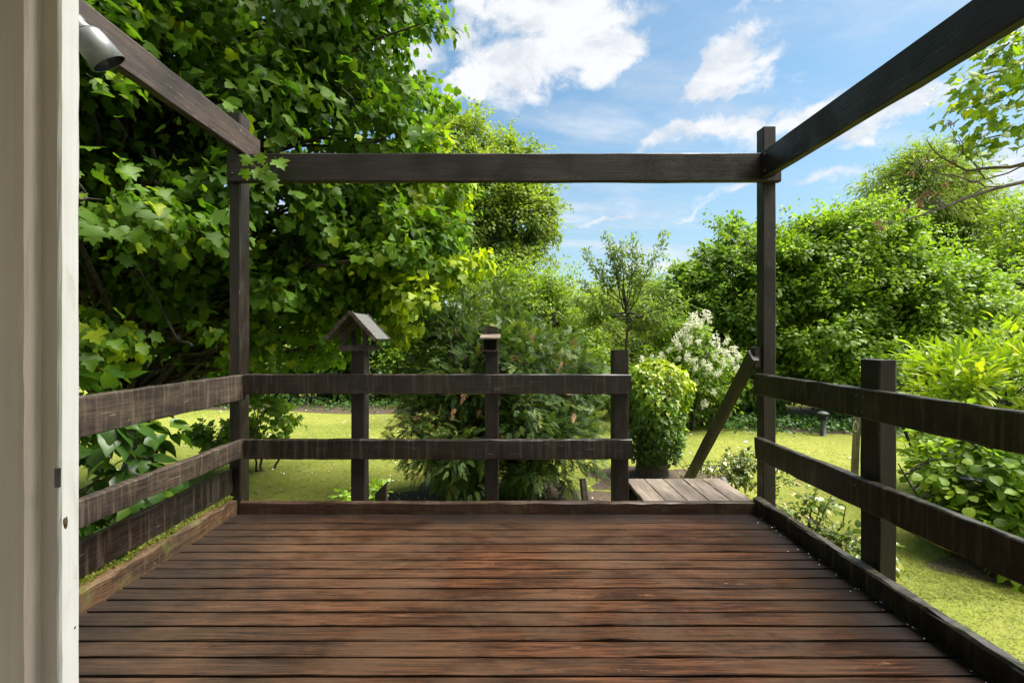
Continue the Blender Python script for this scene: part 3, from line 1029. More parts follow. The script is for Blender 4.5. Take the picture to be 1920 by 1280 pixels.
rl = thing('railing', 'weathered brown side railing of three boards in front of the big maple', 'railing', (-2.1, 2.2, GROUND))
board('rail', (-2.076, 0.96, 0.964), (-2.076, 3.547, 0.964), 0.050, 0.195, 'worn_wood', rl, seg=26, jit=0.002)
board('rail', (-2.076, 0.96, 0.505), (-2.076, 3.547, 0.490), 0.050, 0.135, 'worn_wood', rl, seg=26, jit=0.002)
board('rail', (-2.172, 0.96, 0.225), (-2.172, 3.545, 0.225), 0.034, 0.190, 'dark_wood', rl, seg=26, jit=0.002)
post('post', -2.19, -2.103, 1.25, 1.38, GROUND - 0.1, 1.058, 'dark_wood', rl, seg=8)

rr_ = thing('railing', 'rain streaked dark side railing of two rails and a thick post beside the shrubs', 'railing', (2.0, 2.2, GROUND))
board('rail', (1.934, 3.552, 0.979), (2.010, 0.96, 0.979), 0.048, 0.165, 'drip_wood', rr_, seg=26, jit=0.002)
board('rail', (1.934, 3.552, 0.484), (2.000, 0.96, 0.484), 0.048, 0.168, 'drip_wood', rr_, seg=26, jit=0.002)
post('post', 1.996, 2.092, 2.455, 2.590, GROUND - 0.1, 1.222, 'drip_wood', rr_, seg=12)
for z in (0.935, 1.02, 0.45, 0.52):
    for y in (2.545, 2.50):
        fx = 1.934 + (3.552 - y) / 2.592 * (0.076 if z > 0.7 else 0.066) - 0.0245
        boxes('nail', [(fx - 0.0025, fx + 0.004, y - 0.004, y + 0.004, z - 0.004, z + 0.004)], 'lamp', rr_)

# ------------------------------------------------------------------ landing and steps with their handrail
st = thing('steps', 'short flight of timber steps with a pale plank landing and a sloping dark handrail', 'steps', (1.5, 4.2, GROUND))
for i in range(5):
    x0 = 1.052 + i * 0.173
    board('plank', (x0 + 0.0865, 3.545, 0.048), (x0 + 0.0865, 4.13, 0.046 + rng.normal(0, 0.001)), 0.166, 0.034, 'plank_wood', st, seg=8, bev=0.004)
board('bearer', (1.04, 3.68, -0.035), (1.94, 3.68, -0.035), 0.05, 0.13, 'dark_wood', st, seg=4)
board('bearer', (1.04, 4.08, -0.035), (1.94, 4.08, -0.035), 0.05, 0.13, 'dark_wood', st, seg=4)
for x in (1.09, 1.87):
    post('leg', x - 0.045, x + 0.045, 4.01, 4.05, GROUND - 0.08, -0.02, 'dark_wood', st, seg=4)
for i in range(4):
    z = -0.16 - 0.2 * i
    board('tread', (1.05, 4.26 + 0.22 * i, z), (1.93, 4.26 + 0.22 * i, z), 0.22, 0.035, 'plank_wood', st, seg=6)
for x in (1.035, 1.955):
    board('stringer', (x, 4.08, 0.0), (x, 5.05, -0.90), 0.04, 0.20, 'dark_wood', st, seg=8)
board('handrail', (1.930, 3.590, 1.205), (1.930, 5.12, -0.415), 0.050, 0.115, 'hand_wood', st, seg=14)
board('handrail_block', (1.957, 3.575, 1.19), (1.957, 3.64, 1.19), 0.05, 0.16, 'dark_wood', st, seg=2)
post('newel', 1.90, 1.975, 4.98, 5.06, GROUND - 0.1, -0.42, 'drip_wood', st, seg=5)

# cut-off stubs showing behind the back kerb
stub = board('timber_stub', at(712, 935, 3.95) + np.array([0.0, 0, -0.95]), at(716, 903, 3.95), 0.05, 0.10, 'worn_wood', None, up=(1, 0, 0), seg=4)
me = stub.data
zmx = max(v.co.x for v in me.vertices)
for v in me.vertices:
    if v.co.x > zmx - 0.25:
        v.co.x -= 0.0 if v.co.z > 0.0 else 0.09
tag(stub, 'sawn off pointed timber stub beside the gabled bird feeder post', 'stub')
stub2 = board('timber_stub', (0.72, 3.70, GROUND), (0.66, 4.10, 0.07), 0.05, 0.11, 'worn_wood', None, up=(0, 1, 0), seg=4)
tag(stub2, 'weathered leaning timber stub between the big conifer and the steps', 'stub')

# ------------------------------------------------------------------ bird feeders
bf = thing('bird_feeder', 'dark wooden bird feeder house with a grey felted gable roof on its post', 'bird feeder', (-1.17, 3.6, 1.242))
tx0, tx1, ty0, ty1 = -1.30, -1.075, 3.47, 3.745
boxes('tray_floor', [(tx0 + 0.012, tx1 - 0.012, ty0 + 0.012, ty1 - 0.012, 1.2435, 1.257)], 'dark_wood', bf)
for p0, p1 in (((tx0, ty0, 1.262), (tx1, ty0, 1.262)), ((tx0, ty1, 1.262), (tx1, ty1, 1.262))):
    board('tray_edge', p0, p1, 0.016, 0.046, 'dark_wood', bf, seg=3, bev=0.002, jit=0.0006)
for x in (tx0 + 0.010, tx1 - 0.010):
    board('tray_edge', (x, ty0 + 0.01, 1.262), (x, ty1 - 0.01, 1.262), 0.016, 0.044, 'dark_wood', bf, seg=3, bev=0.002, jit=0.0006)
for x in (tx0 + 0.032, tx1 - 0.032):
    for y in (ty0 + 0.030, ty1 - 0.030):
        post('corner_post', x - 0.018, x + 0.018, y - 0.014, y + 0.014, 1.257, 1.40, 'dark_wood', bf, seg=3, bev=0.002, jit=0.0006)
ax, az_ = (tx0 + tx1) / 2 - 0.008, 1.528
hw, hh = 0.190, 0.208
for s in (-1, 1):
    ex, ez = ax + s * hw, az_ - hh
    nx_, nz_ = s * hh, hw
    ln = math.hypot(nx_, nz_)
    # roof board under the felt
    mid0 = (ax + s * hw * 0.5, 3.425, az_ - hh * 0.5)
    mid1 = (ax + s * hw * 0.5, 3.795, az_ - hh * 0.5)
    L = math.hypot(hw, hh)
    rp = board('roof_panel', mid0, mid1, L - (0.004 if s > 0 else 0.02), 0.014, 'dark_wood', bf, up=(nx_ / ln, 0, nz_ / ln), seg=3, bev=0.002, jit=0.0006)
    off = 0.0105
    fp = board('roof_felt', (mid0[0] + off * nx_ / ln, 3.431, mid0[2] + off * nz_ / ln), (mid1[0] + off * nx_ / ln, 3.789, mid1[2] + off * nz_ / ln), L - 0.012, 0.005, 'felt', bf, up=(nx_ / ln, 0, nz_ / ln), seg=3, bev=0.001, jit=0.0006)
    for y in (3.418, 3.801):
        board('barge_board', (ax + s * 0.002, y, az_ + 0.004), (ex + s * 0.004, y, ez), 0.014, 0.030, 'worn_wood' if y < 3.5 else 'dark_wood', bf, up=(nx_ / ln, 0, nz_ / ln), seg=3, bev=0.002, jit=0.0006)

b2 = thing('bird_feeder', 'small open fronted bird feeder box with a flat grey lid and rounded back board', 'bird feeder', (-0.14, 3.6, 1.236))
cx2 = -0.145
V = [(-0.056, 0, 0), (0.056, 0, 0)]
for i in range(9):
    a = math.pi * i / 8
    V.append((0.056 * math.cos(a) if abs(math.cos(a)) < 0.9 else 0.056 * np.sign(math.cos(a)), 0, 0.165 + 0.030 * math.sin(a) ** 0.6 if math.sin(a) > 0 else 0.165))
V = np.array(V)
n = len(V)
V2 = np.vstack([V, V + np.array([0, 0.018, 0])])
c1_, c2_ = len(V2), len(V2) + 1
V2 = np.vstack([V2, [[0, 0, 0.1], [0, 0.018, 0.1]]])
Ft = [(c1_, i, (i + 1) % n) for i in range(n)] + [(c2_, n + (i + 1) % n, n + i) for i in range(n)]
Fq = [(i, n + i, n + (i + 1) % n, (i + 1) % n) for i in range(n)]
V2 += np.array([cx2, 3.555, 1.238]) - np.array(b2.location)
link_mesh('back_board', V2, [np.array(Ft), np.array(Fq)], 'worn_wood', b2)
boxes('box_floor', [(cx2 - 0.064, cx2 + 0.064, 3.435, 3.5545, 1.238, 1.249)], 'worn_wood', b2)
boxes('side_panel', [(cx2 - 0.058, cx2 - 0.046, 3.445, 3.5545, 1.2495, 1.340)], 'worn_wood', b2)
boxes('side_panel', [(cx2 + 0.046, cx2 + 0.058, 3.445, 3.5545, 1.2495, 1.340)], 'worn_wood', b2)
board('lid', (cx2 - 0.076, 3.49, 1.349), (cx2 + 0.076, 3.49, 1.349), 0.13, 0.014, 'plank_wood', b2, up=(0, -0.22, 1), seg=3, bev=0.002, jit=0.0006)

# ------------------------------------------------------------------ spotlight on the left beam
sp = thing('spotlight', 'round grey metal spotlight hanging from the weathered beam beside the door frame', 'spotlight', (-2.049, 1.80, 2.86))


def lathe(name, prof, axis_from, axis_to, mat, parent, k=28, smooth=True):
    """prof: (t, r) along the axis"""
    a, b = Vector(axis_from), Vector(axis_to)
    d = (b - a)
    L = d.length
    z = d.normalized()
    x = z.orthogonal().normalized()
    y = z.cross(x)
    V = []
    for (t_, r_) in prof:
        for i in range(k):
            q = 2 * math.pi * i / k
            V.append(np.array(a + z * (t_ * L) + x * (r_ * math.cos(q)) + y * (r_ * math.sin(q))))
    F = []
    for i in range(len(prof) - 1):
        for j in range(k):
            p = i * k + j
            q = i * k + (j + 1) % k
            F.append((p, q, q + k, p + k))
    V = np.array(V) - np.array(parent.location)
    return link_mesh(name, V, np.array(F), mat, parent, smooth=smooth)


ctr = at(182, 92, 1.86)
axd = np.array([0.36, 0.36, -0.62])
axd /= np.linalg.norm(axd)
h0, h1 = ctr - axd * 0.065, ctr + axd * 0.060
lathe('shade', [(0.0, 0.004), (0.0, 0.046), (0.10, 0.056), (0.30, 0.060), (1.0, 0.066), (1.0, 0.0632), (0.35, 0.058), (0.30, 0.004)], h0, h1, 'lamp', sp)
lathe('reflector', [(0.0, 0.004), (0.0, 0.054), (0.98, 0.0622)], h0 + axd * 0.042, h1, 'lamp_black', sp)
nk = h0 - axd * 0.07 + np.array([-0.04, 0, 0.04])
lathe('neck', [(0, 0.026), (0.25, 0.036), (0.55, 0.032), (0.58, 0.036), (0.64, 0.030), (0.67, 0.036), (0.74, 0.030), (1.0, 0.040)], nk, h0 + axd * 0.004, 'lamp', sp)
wall_pt = np.array([-2.049, nk[1], nk[2] + 0.03])
lathe('arm', [(0, 0.014), (1, 0.014)], wall_pt, nk + np.array([0.01, 0, 0]), 'lamp', sp, 12)
lathe('mount_plate', [(0, 0.004), (0.0, 0.045), (1.0, 0.042), (1.0, 0.004)], wall_pt + np.array([-0.002, 0, 0]), wall_pt + np.array([0.022, 0, 0]), 'lamp', sp)

tb = Tubes()
tb.add(np.array([wall_pt + np.array([0.012, 0, 0.03]), wall_pt + np.array([0.006, -0.08, 0.055]), wall_pt + np.array([0.006, -0.3, 0.05]), wall_pt + np.array([0.006, -0.85, 0.055])]), np.full(4, 0.005), 6)
tb.build('cable', 'black_plastic', sp)
for bx0, by0, bz0, d0 in ((1.927, 3.43, 2.60, (-1, 0, 0)), (1.927, 3.43, 2.72, (-1, 0, 0)), (2.035, 3.493, 2.60, (0, -1, 0)), (2.035, 3.493, 2.71, (0, -1, 0)), (-2.13, 3.493, 2.60, (0, -1, 0)), (-2.13, 3.493, 2.71, (0, -1, 0))):
    e0 = np.array([bx0, by0, bz0])
    lathe('bolt', [(0, 0.011), (0.7, 0.011), (1.0, 0.007), (1.0, 0.001)], e0 - np.array(d0) * 0.006, e0 + np.array(d0) * 0.010, 'black_plastic', perg, 8)

# ------------------------------------------------------------------ small things in the garden
bl = thing('bollard_light', 'short grey garden bollard light with a louvred cap under the hedge', 'bollard light', tuple(np.array([at(1543, 815, 10.4)[0], 10.4, gz(7.2, 10.4)])))
bx_, by_, bz_ = bl.location
lathe('stem', [(0, 0.075), (0.06, 0.075), (0.07, 0.062), (1, 0.058)], (bx_, by_, bz_ - 0.04), (bx_, by_, bz_ + 0.36), 'bollard', bl, 16)
for i in range(3):
    lathe('louvre', [(0, 0.05), (0.1, 0.115), (0.6, 0.10), (1.0, 0.05)], (bx_, by_, bz_ + 0.36 + 0.045 * i), (bx_, by_, bz_ + 0.40 + 0.045 * i), 'black_plastic', bl, 18)
lathe('cap', [(0, 0.05), (0.05, 0.125), (0.4, 0.12), (0.8, 0.07), (1, 0.002)], (bx_, by_, bz_ + 0.49), (bx_, by_, bz_ + 0.56), 'bollard', bl, 18)

sk = thing('stake', 'pale grey wooden stake with a wire loop standing in the lawn', 'stake', (at(1604, 830, 6.8)[0], 6.8, gz(5.2, 6.8)))
sx, sy, sz_ = sk.location
board('shaft', (sx - 0.03, sy, sz_ - 0.1), (sx + 0.035, sy, 0.28), 0.07, 0.075, 'stake_wood', sk, up=(1, 0, 0), seg=8)
tb = Tubes()
an = np.linspace(0, 2 * np.pi, 14)
tb.add(np.column_stack([sx - 0.03 + 0.035 * np.cos(an), np.full(14, sy - 0.045), 0.02 + 0.075 * np.sin(an)]), np.full(14, 0.006), 5)
tb.build('wire_loop', 'petal', sk)

gl = thing('garden_lamp', 'flat topped black solar garden lamp half hidden in the round leaved bush', 'garden lamp', (4.62, 4.55, GROUND))
lathe('stem', [(0, 0.02), (1, 0.02)], (4.62, 4.55, GROUND - 0.05), (4.62, 4.55, -0.10), 'black_plastic', gl, 10)
lathe('lamp_head', [(0, 0.03), (0.1, 0.055), (0.8, 0.06), (1, 0.05)], (4.62, 4.55, -0.18), (4.62, 4.55, -0.075), 'black_plastic', gl, 16)
lathe('lamp_top', [(0, 0.05), (0.1, 0.115), (0.6, 0.11), (1.0, 0.002)], (4.62, 4.55, -0.075), (4.62, 4.55, -0.045), 'black_plastic', gl, 18)


# ------------------------------------------------------------------ vegetation
def plant(name, label, cat, base, blobs, mat, temps, size, nb, nc, nl, height, r0, parts=0, stems=1, group=None, twigs=0.3, keep=None, lean=(0, 0), crown_name='crown',
          trunk_name='trunk', spread=0.2, limb_r=None, lo=0.25, lo_temps=None, **kw):
    base = np.array([base[0], base[1], gz(base[0], base[1])])
    t_ = thing(name, label, cat, tuple(base), group)
    g = grow(blobs, nb, nc, nl, size, keep=keep, **kw)
    mask = np.ones(len(g['pos']), bool)
    if parts:
        idx = largest(g, parts)
        leaf_objects(g, temps, mat, t_, idx)
        mask[idx] = False
    wood_for(g, base, height, r0, t_, lean=lean, twigs=twigs, stems=stems, name=trunk_name, spread=spread, limb_r=limb_r, lo=lo)
    crown_obj(g, lo_temps or temps, mat, t_, crown_name, mask)
    return t_, g


def off_deck(p):
    """keep foliage out of the deck, the pergola and the steps"""
    inside = (p[:, 0] > -2.42) & (p[:, 0] < 2.25) & (p[:, 1] < 3.95)
    stair = (p[:, 0] > 0.95) & (p[:, 0] < 2.1) & (p[:, 1] < 5.2)
    return ~(inside | stair) & (p[:, 1] > 1.3)


def maple_keep(p):
    k = off_deck(p) & (p[:, 2] > -0.2)
    # open view of the lawn under the low boughs
    k &= ~((p[:, 2] < 0.55 + 0.28 * np.sin(p[:, 0] * 3.1) + 0.1 * np.sin(p[:, 1] * 5)) & (p[:, 0] > -6.5))
    return k


maple, mg = plant('maple_tree', 'big maple with large lobed leaves whose boughs hang over the side railing', 'tree', (-5.3, 6.4),
      [((-3.7, 6.3, 3.6), (2.9, 2.5, 2.5)), ((-3.3, 5.6, 5.9), (2.55, 2.3, 2.3)), ((-4.3, 4.0, 2.9), (1.6, 1.7, 2.2)), ((-3.6, 6.9, 1.75), (2.3, 2.0, 1.2)),
       ((-2.2, 6.9, 2.7), (1.75, 1.4, 1.5)), ((-1.45, 6.1, 2.35), (0.95, 0.8, 0.75)), ((-4.4, 3.6, 5.0), (1.7, 1.6, 1.8)), ((-1.75, 6.2, 4.9), (1.2, 1.2, 1.5)), ((-6.8, 5.5, 3.6), (2.0, 2.4, 2.6))],
      'maple', T_MAPLE, 0.114, 460, 15, 7, 5.6, 0.20, parts=290, lo_temps=T_MAPLE_LO, twigs=0.25, keep=maple_keep, bough_r=(0.16, 0.30), cl_r=0.20, droop=0.75, up=0.6, jitter=0.75, tone=(0.40, 0.18), limb_r=0.045, flat=0.6, shoots=(170, 0.75, 22))

tb = Tubes()
for a_, b_, r_ in (((-5.2, 6.4, 1.2), (-2.75, 4.7, 2.35), 0.055), ((-5.25, 6.4, 1.6), (-3.3, 4.2, 3.1), 0.06), ((-5.3, 6.4, 2.0), (-2.0, 5.6, 4.6), 0.055), ((-5.2, 6.4, 0.9), (-3.2, 4.6, 1.25), 0.045), ((-5.3, 6.4, 2.6), (-2.7, 5.0, 5.4), 0.05)):
    q = curve_pts(a_, b_, 12, sag=-0.25, wob=0.05)
    tb.add(q, np.linspace(r_, r_ * 0.25, 12), 7)
    for k in (5, 7, 9):
        e = q[k] + rng.normal(0, 0.45, 3) + np.array([0.25, -0.1, 0.15])
        tb.add(curve_pts(q[k], e, 6, wob=0.03), np.linspace(r_ * 0.4, r_ * 0.1, 6), 5)
lm = tb.build('limbs', 'bark', maple)
lm['kind'] = 'stuff'
yg = grow([((-0.95, 6.15, 2.5), (0.75, 0.5, 0.5)), ((-1.3, 6.0, 1.75), (0.6, 0.45, 0.55)), ((-1.0, 6.3, 3.6), (0.5, 0.4, 0.6))], 26, 10, 6, 0.105, bough_r=(0.25, 0.4), cl_r=0.17, droop=0.6, up=0.7, jitter=0.7, tone=(0.82, 0.16))
crown_obj(yg, T_MAPLE_LO, 'maple', maple, 'young_shoots')

# the sprig that hangs in front of the corner of the beams
tb = Tubes()
sprig = [at(430, 262, 3.72), at(462, 300, 3.46), at(492, 322, 3.42), at(520, 300, 3.42)]
tb.add(np.array([at(395, 205, 3.9)] + sprig), [0.007, 0.006, 0.005, 0.004, 0.003], 5)
tb.build('sprig', 'twig', maple)
spots = [(470, 296, .09), (478, 318, .10), (495, 310, .12), (500, 335, .11), (520, 300, .11), (512, 325, .09), (460, 318, .08), (485, 290, .08)]
sg = dict(pos=np.array([at(a, b, 3.40) for a, b, _ in spots]), tip=unit(np.array([(rng.normal(0.3, 0.5), rng.normal(-0.2, 0.3), -0.8) for _ in spots])),
          nrm=unit(np.array([(rng.normal(0, 0.4), -0.8, 0.6) for _ in spots])), size=np.array([c for _, _, c in spots]), tone=np.full(len(spots), 0.55))
leaf_objects(sg, T_MAPLE, 'maple', maple, np.arange(len(spots)))

plant('lime_sapling', 'dark green broad leaved sapling growing close behind the side railing', 'shrub', (-3.35, 3.15),
      [((-3.15, 3.2, 0.45), (0.75, 0.95, 0.75)), ((-2.85, 3.45, 0.1), (0.45, 0.5, 0.6)), ((-3.4, 2.4, 0.2), (0.7, 0.8, 0.9))],
      'lime', T_LIME, 0.125, 46, 6, 4, 1.3, 0.03, parts=150, keep=lambda p: (p[:, 0] < -2.36), stems=3, spread=0.12, droop=0.7, cl_r=0.14, limb_r=0.012)

plant('maple_sucker', 'low clump of young maple shoots on the lawn behind the tall corner post', 'shrub', (-4.2, 7.6),
      [((-4.2, 7.6, -0.05), (0.72, 0.5, 0.62)), ((-4.75, 7.4, -0.25), (0.4, 0.4, 0.4))], 'hazel', T_MAPLE, 0.095, 34, 7, 5, 0.9, 0.02, stems=4, spread=0.12, limb_r=0.010, cl_r=0.12, tone=(0.45, 0.2))

# conifer in the middle, behind the back railing
plant('conifer', 'big spreading conifer with ferny sprays behind the back railing', 'conifer', (-0.25, 6.4),
      [((-0.15, 6.4, 0.30), (1.50, 1.0, 1.25)), ((-0.60, 6.7, 1.0), (1.05, 0.8, 0.9)), ((-0.45, 6.8, 1.6), (0.75, 0.55, 0.75)), ((0.35, 6.5, 0.85), (1.0, 0.8, 0.85)), ((0.45, 6.1, -0.1), (0.75, 0.6, 0.80)), ((-0.7, 6.0, 0.0), (0.85, 0.6, 0.75))],
      'conifer', T_SPRAY, 0.20, 290, 14, 4, 2.2, 0.06, keep=lambda p: (p[:, 2] > GROUND + 0.05), bough_r=(0.18, 0.32), cl_r=0.13, droop=0.25, up=0.9, jitter=0.6, tone=(0.40, 0.22), limb_r=0.018, stems=3, spread=0.15, lift=0.25, young=0.10)
# brown dead sprigs caught in the conifer are part of it
cn = [o for o in COL.objects if o.name.startswith('conifer') and o.type == 'EMPTY'][0]
nd = 26
dp = np.column_stack([rng.uniform(-1.2, 1.0, nd), rng.uniform(5.55, 5.9, nd), rng.uniform(-0.1, 1.4, nd)])
dg = dict(pos=dp, tip=unit(np.column_stack([rng.normal(0, .4, nd), rng.normal(-0.2, .3, nd), rng.normal(-0.6, .3, nd)])), nrm=rand_unit(nd), size=rng.uniform(0.1, 0.2, nd), tone=rng.uniform(0.2, 0.8, nd))
crown_obj(dg, T_SPRAY, 'seed', cn, 'dead_sprays')

# ivy covered stump
iv = thing('ivy_stump', 'tree stump wrapped in bright yellow green ivy beside the steps', 'stump', (2.38, 7.4, gz(2.38, 7.4)))
tb = Tubes()
zz = np.linspace(GROUND - 0.05, 0.86, 9)
tb.add(np.column_stack([2.33 + 0.03 * np.sin(zz * 3), np.full(9, 7.4), zz]), np.array([0.30, 0.24, 0.22, 0.24, 0.27, 0.29, 0.30, 0.27, 0.10]), 14)
tb.build('trunk', 'bark', iv)
ni = 5200
a = rng.uniform(0, 2 * np.pi, ni)
hgt = rng.uniform(0, 1, ni) ** 0.8
z = -0.68 + hgt * 1.66
prof = np.interp(z, [-0.7, -0.45, 0.0, 0.5, 0.8, 1.0], [0.30, 0.40, 0.46, 0.50, 0.42, 0.08])
lump = 1 + 0.12 * np.sin(3 * a + z * 4) + 0.08 * np.sin(7 * a - z * 6)
rad = prof * lump * rng.uniform(0.78, 1.07, ni)
ip = np.column_stack([2.38 + rad * np.cos(a), 7.4 + rad * np.sin(a), z])
out = unit(np.column_stack([np.cos(a), np.sin(a), 0.25 + 1.2 * np.clip(z - 0.55, 0, 1)]))
ig = dict(pos=ip, tip=unit(out * 0.45 + rng.normal(0, 0.45, (ni, 3)) + np.array([0, 0, -0.7])), nrm=unit(out + rng.normal(0, 0.35, (ni, 3)) + np.array([0, 0, 0.35])),
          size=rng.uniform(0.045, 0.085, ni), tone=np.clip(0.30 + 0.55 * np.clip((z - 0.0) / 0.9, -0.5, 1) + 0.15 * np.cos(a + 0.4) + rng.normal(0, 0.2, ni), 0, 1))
mask = np.ones(ni, bool)
idx = largest(ig, 200)
vis = np.array([i for i in idx if ip[i, 1] < 7.3], int)
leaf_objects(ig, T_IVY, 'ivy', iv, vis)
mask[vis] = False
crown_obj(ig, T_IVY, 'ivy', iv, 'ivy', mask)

# shrubs and trees across the lawn
HEDGE = dict(droop=0.35, up=0.9, jitter=0.6)
plant('hazel_tree', 'broad bright green hazel with rounded leaves filling the hedge', 'tree', (10.0, 13.2),
      [((10.0, 13.0, 2.0), (2.9, 1.9, 2.7)), ((8.4, 12.4, 1.3), (1.7, 1.4, 2.0)), ((11.8, 12.4, 1.6), (2.2, 1.6, 2.4)), ((9.9, 12.8, 3.9), (1.6, 1.3, 1.4)), ((7.7, 12.9, 2.9), (1.4, 1.2, 1.6)), ((8.8, 12.9, 3.6), (1.3, 1.2, 1.4)), ((9.4, 11.8, 0.5), (2.2, 1.0, 1.2)), ((12.6, 11.5, 0.6), (1.8, 1.1, 1.4))],
      'hazel', T_OV4, 0.135, 560, 15, 8, 4.2, 0.08, stems=5, spread=0.4, bough_r=(0.15, 0.27), cl_r=0.19, flat=0.38, tone=(0.50, 0.2), limb_r=0.02, twigs=0.1, droop=0.3, up=1.2, jitter=0.6, young=0.05, shoots=(340, 1.05, 28))
plant('sycamore', 'darker broad leaved tree between the flowering shrub and the hazel', 'tree', (6.7, 13.6),
      [((6.6, 13.4, 1.5), (1.8, 1.5, 2.4)), ((6.9, 13.6, 3.4), (1.35, 1.2, 1.5)), ((5.6, 13.6, 2.3), (1.0, 1.0, 1.5)), ((6.9, 12.7, 0.1), (1.5, 0.9, 1.0))],
      'sycamore', T_OV4, 0.15, 240, 13, 8, 4.2, 0.12, bough_r=(0.16, 0.28), cl_r=0.19, tone=(0.48, 0.22), stems=2, limb_r=0.03, twigs=0.15, shoots=(170, 1.25, 26), **HEDGE)
plant('willow_tree', 'feathery pale willow rising behind the hazel', 'tree', (16.8, 18.6),
      [((16.6, 18.5, 6.6), (2.6, 2.0, 2.4)), ((15.2, 18.5, 5.4), (1.8, 1.6, 1.8)), ((18.4, 18.5, 5.6), (2.0, 1.8, 2.0)), ((17.0, 18.5, 8.2), (1.2, 1.0, 1.1))],
      'willow', T_NARROW, 0.26, 260, 13, 10, 7.6, 0.2, bough_r=(0.18, 0.32), cl_r=0.30, droop=0.7, up=0.5, jitter=0.6, tone=(0.45, 0.2), limb_r=0.04, twigs=0.25, shoots=(160, 1.1, 26))
plant('birch_tree', 'light yellow green tree at the end of the hedge past the hazel', 'tree', (16.4, 14.6),
      [((16.2, 14.5, 2.0), (2.4, 1.8, 2.6)), ((17.5, 15.0, 4.3), (2.0, 1.6, 1.9)), ((14.8, 14.0, 1.2), (1.6, 1.3, 1.7)), ((19.0, 16.0, 2.5), (2.2, 2.0, 3.0))],
      'yellowgreen', T_DIAMOND, 0.13, 290, 13, 9, 5.6, 0.14, bough_r=(0.18, 0.30), cl_r=0.22, tone=(0.40, 0.18), limb_r=0.03, twigs=0.15, shoots=(140, 0.9, 26), **HEDGE)
plant('ash_tree', 'tall full crowned ash rising behind the maple against the clouds', 'tree', (-2.2, 24.5),
      [((-2.2, 24.4, 7.6), (4.4, 3.4, 4.6)), ((-3.0, 24.4, 11.2), (2.6, 2.2, 2.7)), ((0.4, 24.0, 7.6), (2.6, 2.2, 2.8)), ((-0.2, 24.2, 10.2), (2.0, 1.8, 2.2)), ((-6.5, 24.0, 7.0), (3.2, 2.6, 4.2)), ((0.0, 23.6, 4.2), (2.8, 2.0, 2.0))],
      'ash', T_DIAMOND, 0.215, 520, 15, 10, 10.5, 0.36, bough_r=(0.16, 0.27), cl_r=0.32, tone=(0.45, 0.18), limb_r=0.08, twigs=0.1, flat=0.55, shoots=(260, 1.3, 40), **HEDGE)
plant('golden_shrub', 'yellow green shrub rising behind the big conifer', 'shrub', (1.0, 12.6),
      [((0.9, 12.6, 1.4), (1.6, 1.1, 1.8)), ((0.5, 12.6, 2.6), (1.0, 0.8, 1.0)), ((1.8, 12.6, 2.0), (0.9, 0.8, 1.2)), ((-0.9, 12.4, 1.9), (1.5, 1.0, 2.0)), ((1.3, 12.0, 0.4), (1.6, 0.8, 1.2))],
      'yellowgreen', T_OV4, 0.095, 220, 13, 8, 2.9, 0.05, bough_r=(0.17, 0.30), cl_r=0.17, tone=(0.40, 0.2), stems=4, limb_r=0.018, twigs=0.2, shoots=(110, 0.6, 24), **HEDGE)
plant('feathery_shrub', 'soft feathery green shrub behind the ivy covered stump', 'shrub', (3.2, 14.6),
      [((3.0, 14.6, 1.2), (1.9, 1.2, 1.8)), ((4.9, 15.0, 1.6), (1.8, 1.2, 1.9)), ((2.2, 13.6, 0.6), (1.3, 0.9, 1.5)), ((4.2, 13.6, 0.4), (1.6, 0.9, 1.4)), ((3.6, 12.6, -0.2), (1.5, 0.8, 0.8))],
      'willow', T_NARROW, 0.19, 270, 14, 10, 2.4, 0.06, bough_r=(0.17, 0.30), cl_r=0.20, droop=0.6, up=0.6, tone=(0.42, 0.2), stems=5, limb_r=0.018, twigs=0.2, shoots=(160, 0.8, 24))

# young cherry with an open crown against the sky
ch = thing('cherry_tree', 'slender young cherry with a sparse open crown against the sky', 'tree', (2.75, 11.0, gz(2.75, 11.0)))
tb = Tubes()
tp = np.array([(2.75, 11.0, GROUND - 0.05), (2.78, 11.0, 0.6), (2.86, 11.0, 1.6), (2.80, 11.0, 2.3), (2.74, 11.0, 2.75)])
tb.add(tp, [0.055, 0.042, 0.030, 0.020, 0.010], 8)
tb.build('trunk', 'bark', ch)
tgt = [(1090, 600), (1112, 572), (1250, 592), (1284, 566), (1140, 604), (1212, 612), (1072, 560), (1300, 610), (1180, 590), (1138, 438), (1165, 452), (1188, 444), (1246, 436), (1098, 470), (1095, 528), (1205, 500), (1215, 560), (1122, 495), (1150, 470), (1200, 470), (1128, 560), (1240, 600), (1100, 590), (1270, 545)]
lp, lt = [], []
tb = Tubes()
for (a_, b_) in tgt:
    e = at(a_, b_, 11.0 + rng.normal(0, 0.25))
    fr_ = rng.uniform(0.25, 1.0) if b_ < 505 else rng.uniform(-0.3, 0.6)
    s = tp[2] + (tp[3] - tp[2]) * fr_ if fr_ > 0 else tp[2] + (tp[1] - tp[2]) * (-fr_)
    q = curve_pts(s, e, 9, sag=0.08, wob=0.03)
    tb.add(q, np.linspace(0.020, 0.004, 9), 4)
    for t_ in np.linspace(0.45, 1.0, 24):
        i = min(int(t_ * 8), 7)
        f = t_ * 8 - i
        pt = q[i] * (1 - f) + q[min(i + 1, 8)] * f
        for _ in range(8):
            lp.append(pt + rng.normal(0, 0.07 + 0.03 * (1 - t_), 3))
            lt.append(unit(np.array([(q[-1] - q[0])]) * 0.4 + rng.normal(0, 0.5, (1, 3)) + np.array([0, 0, -0.3]))[0])
tb.build('branches', 'bark', ch)['kind'] = 'stuff'
lp, lt = np.array(lp), np.array(lt)
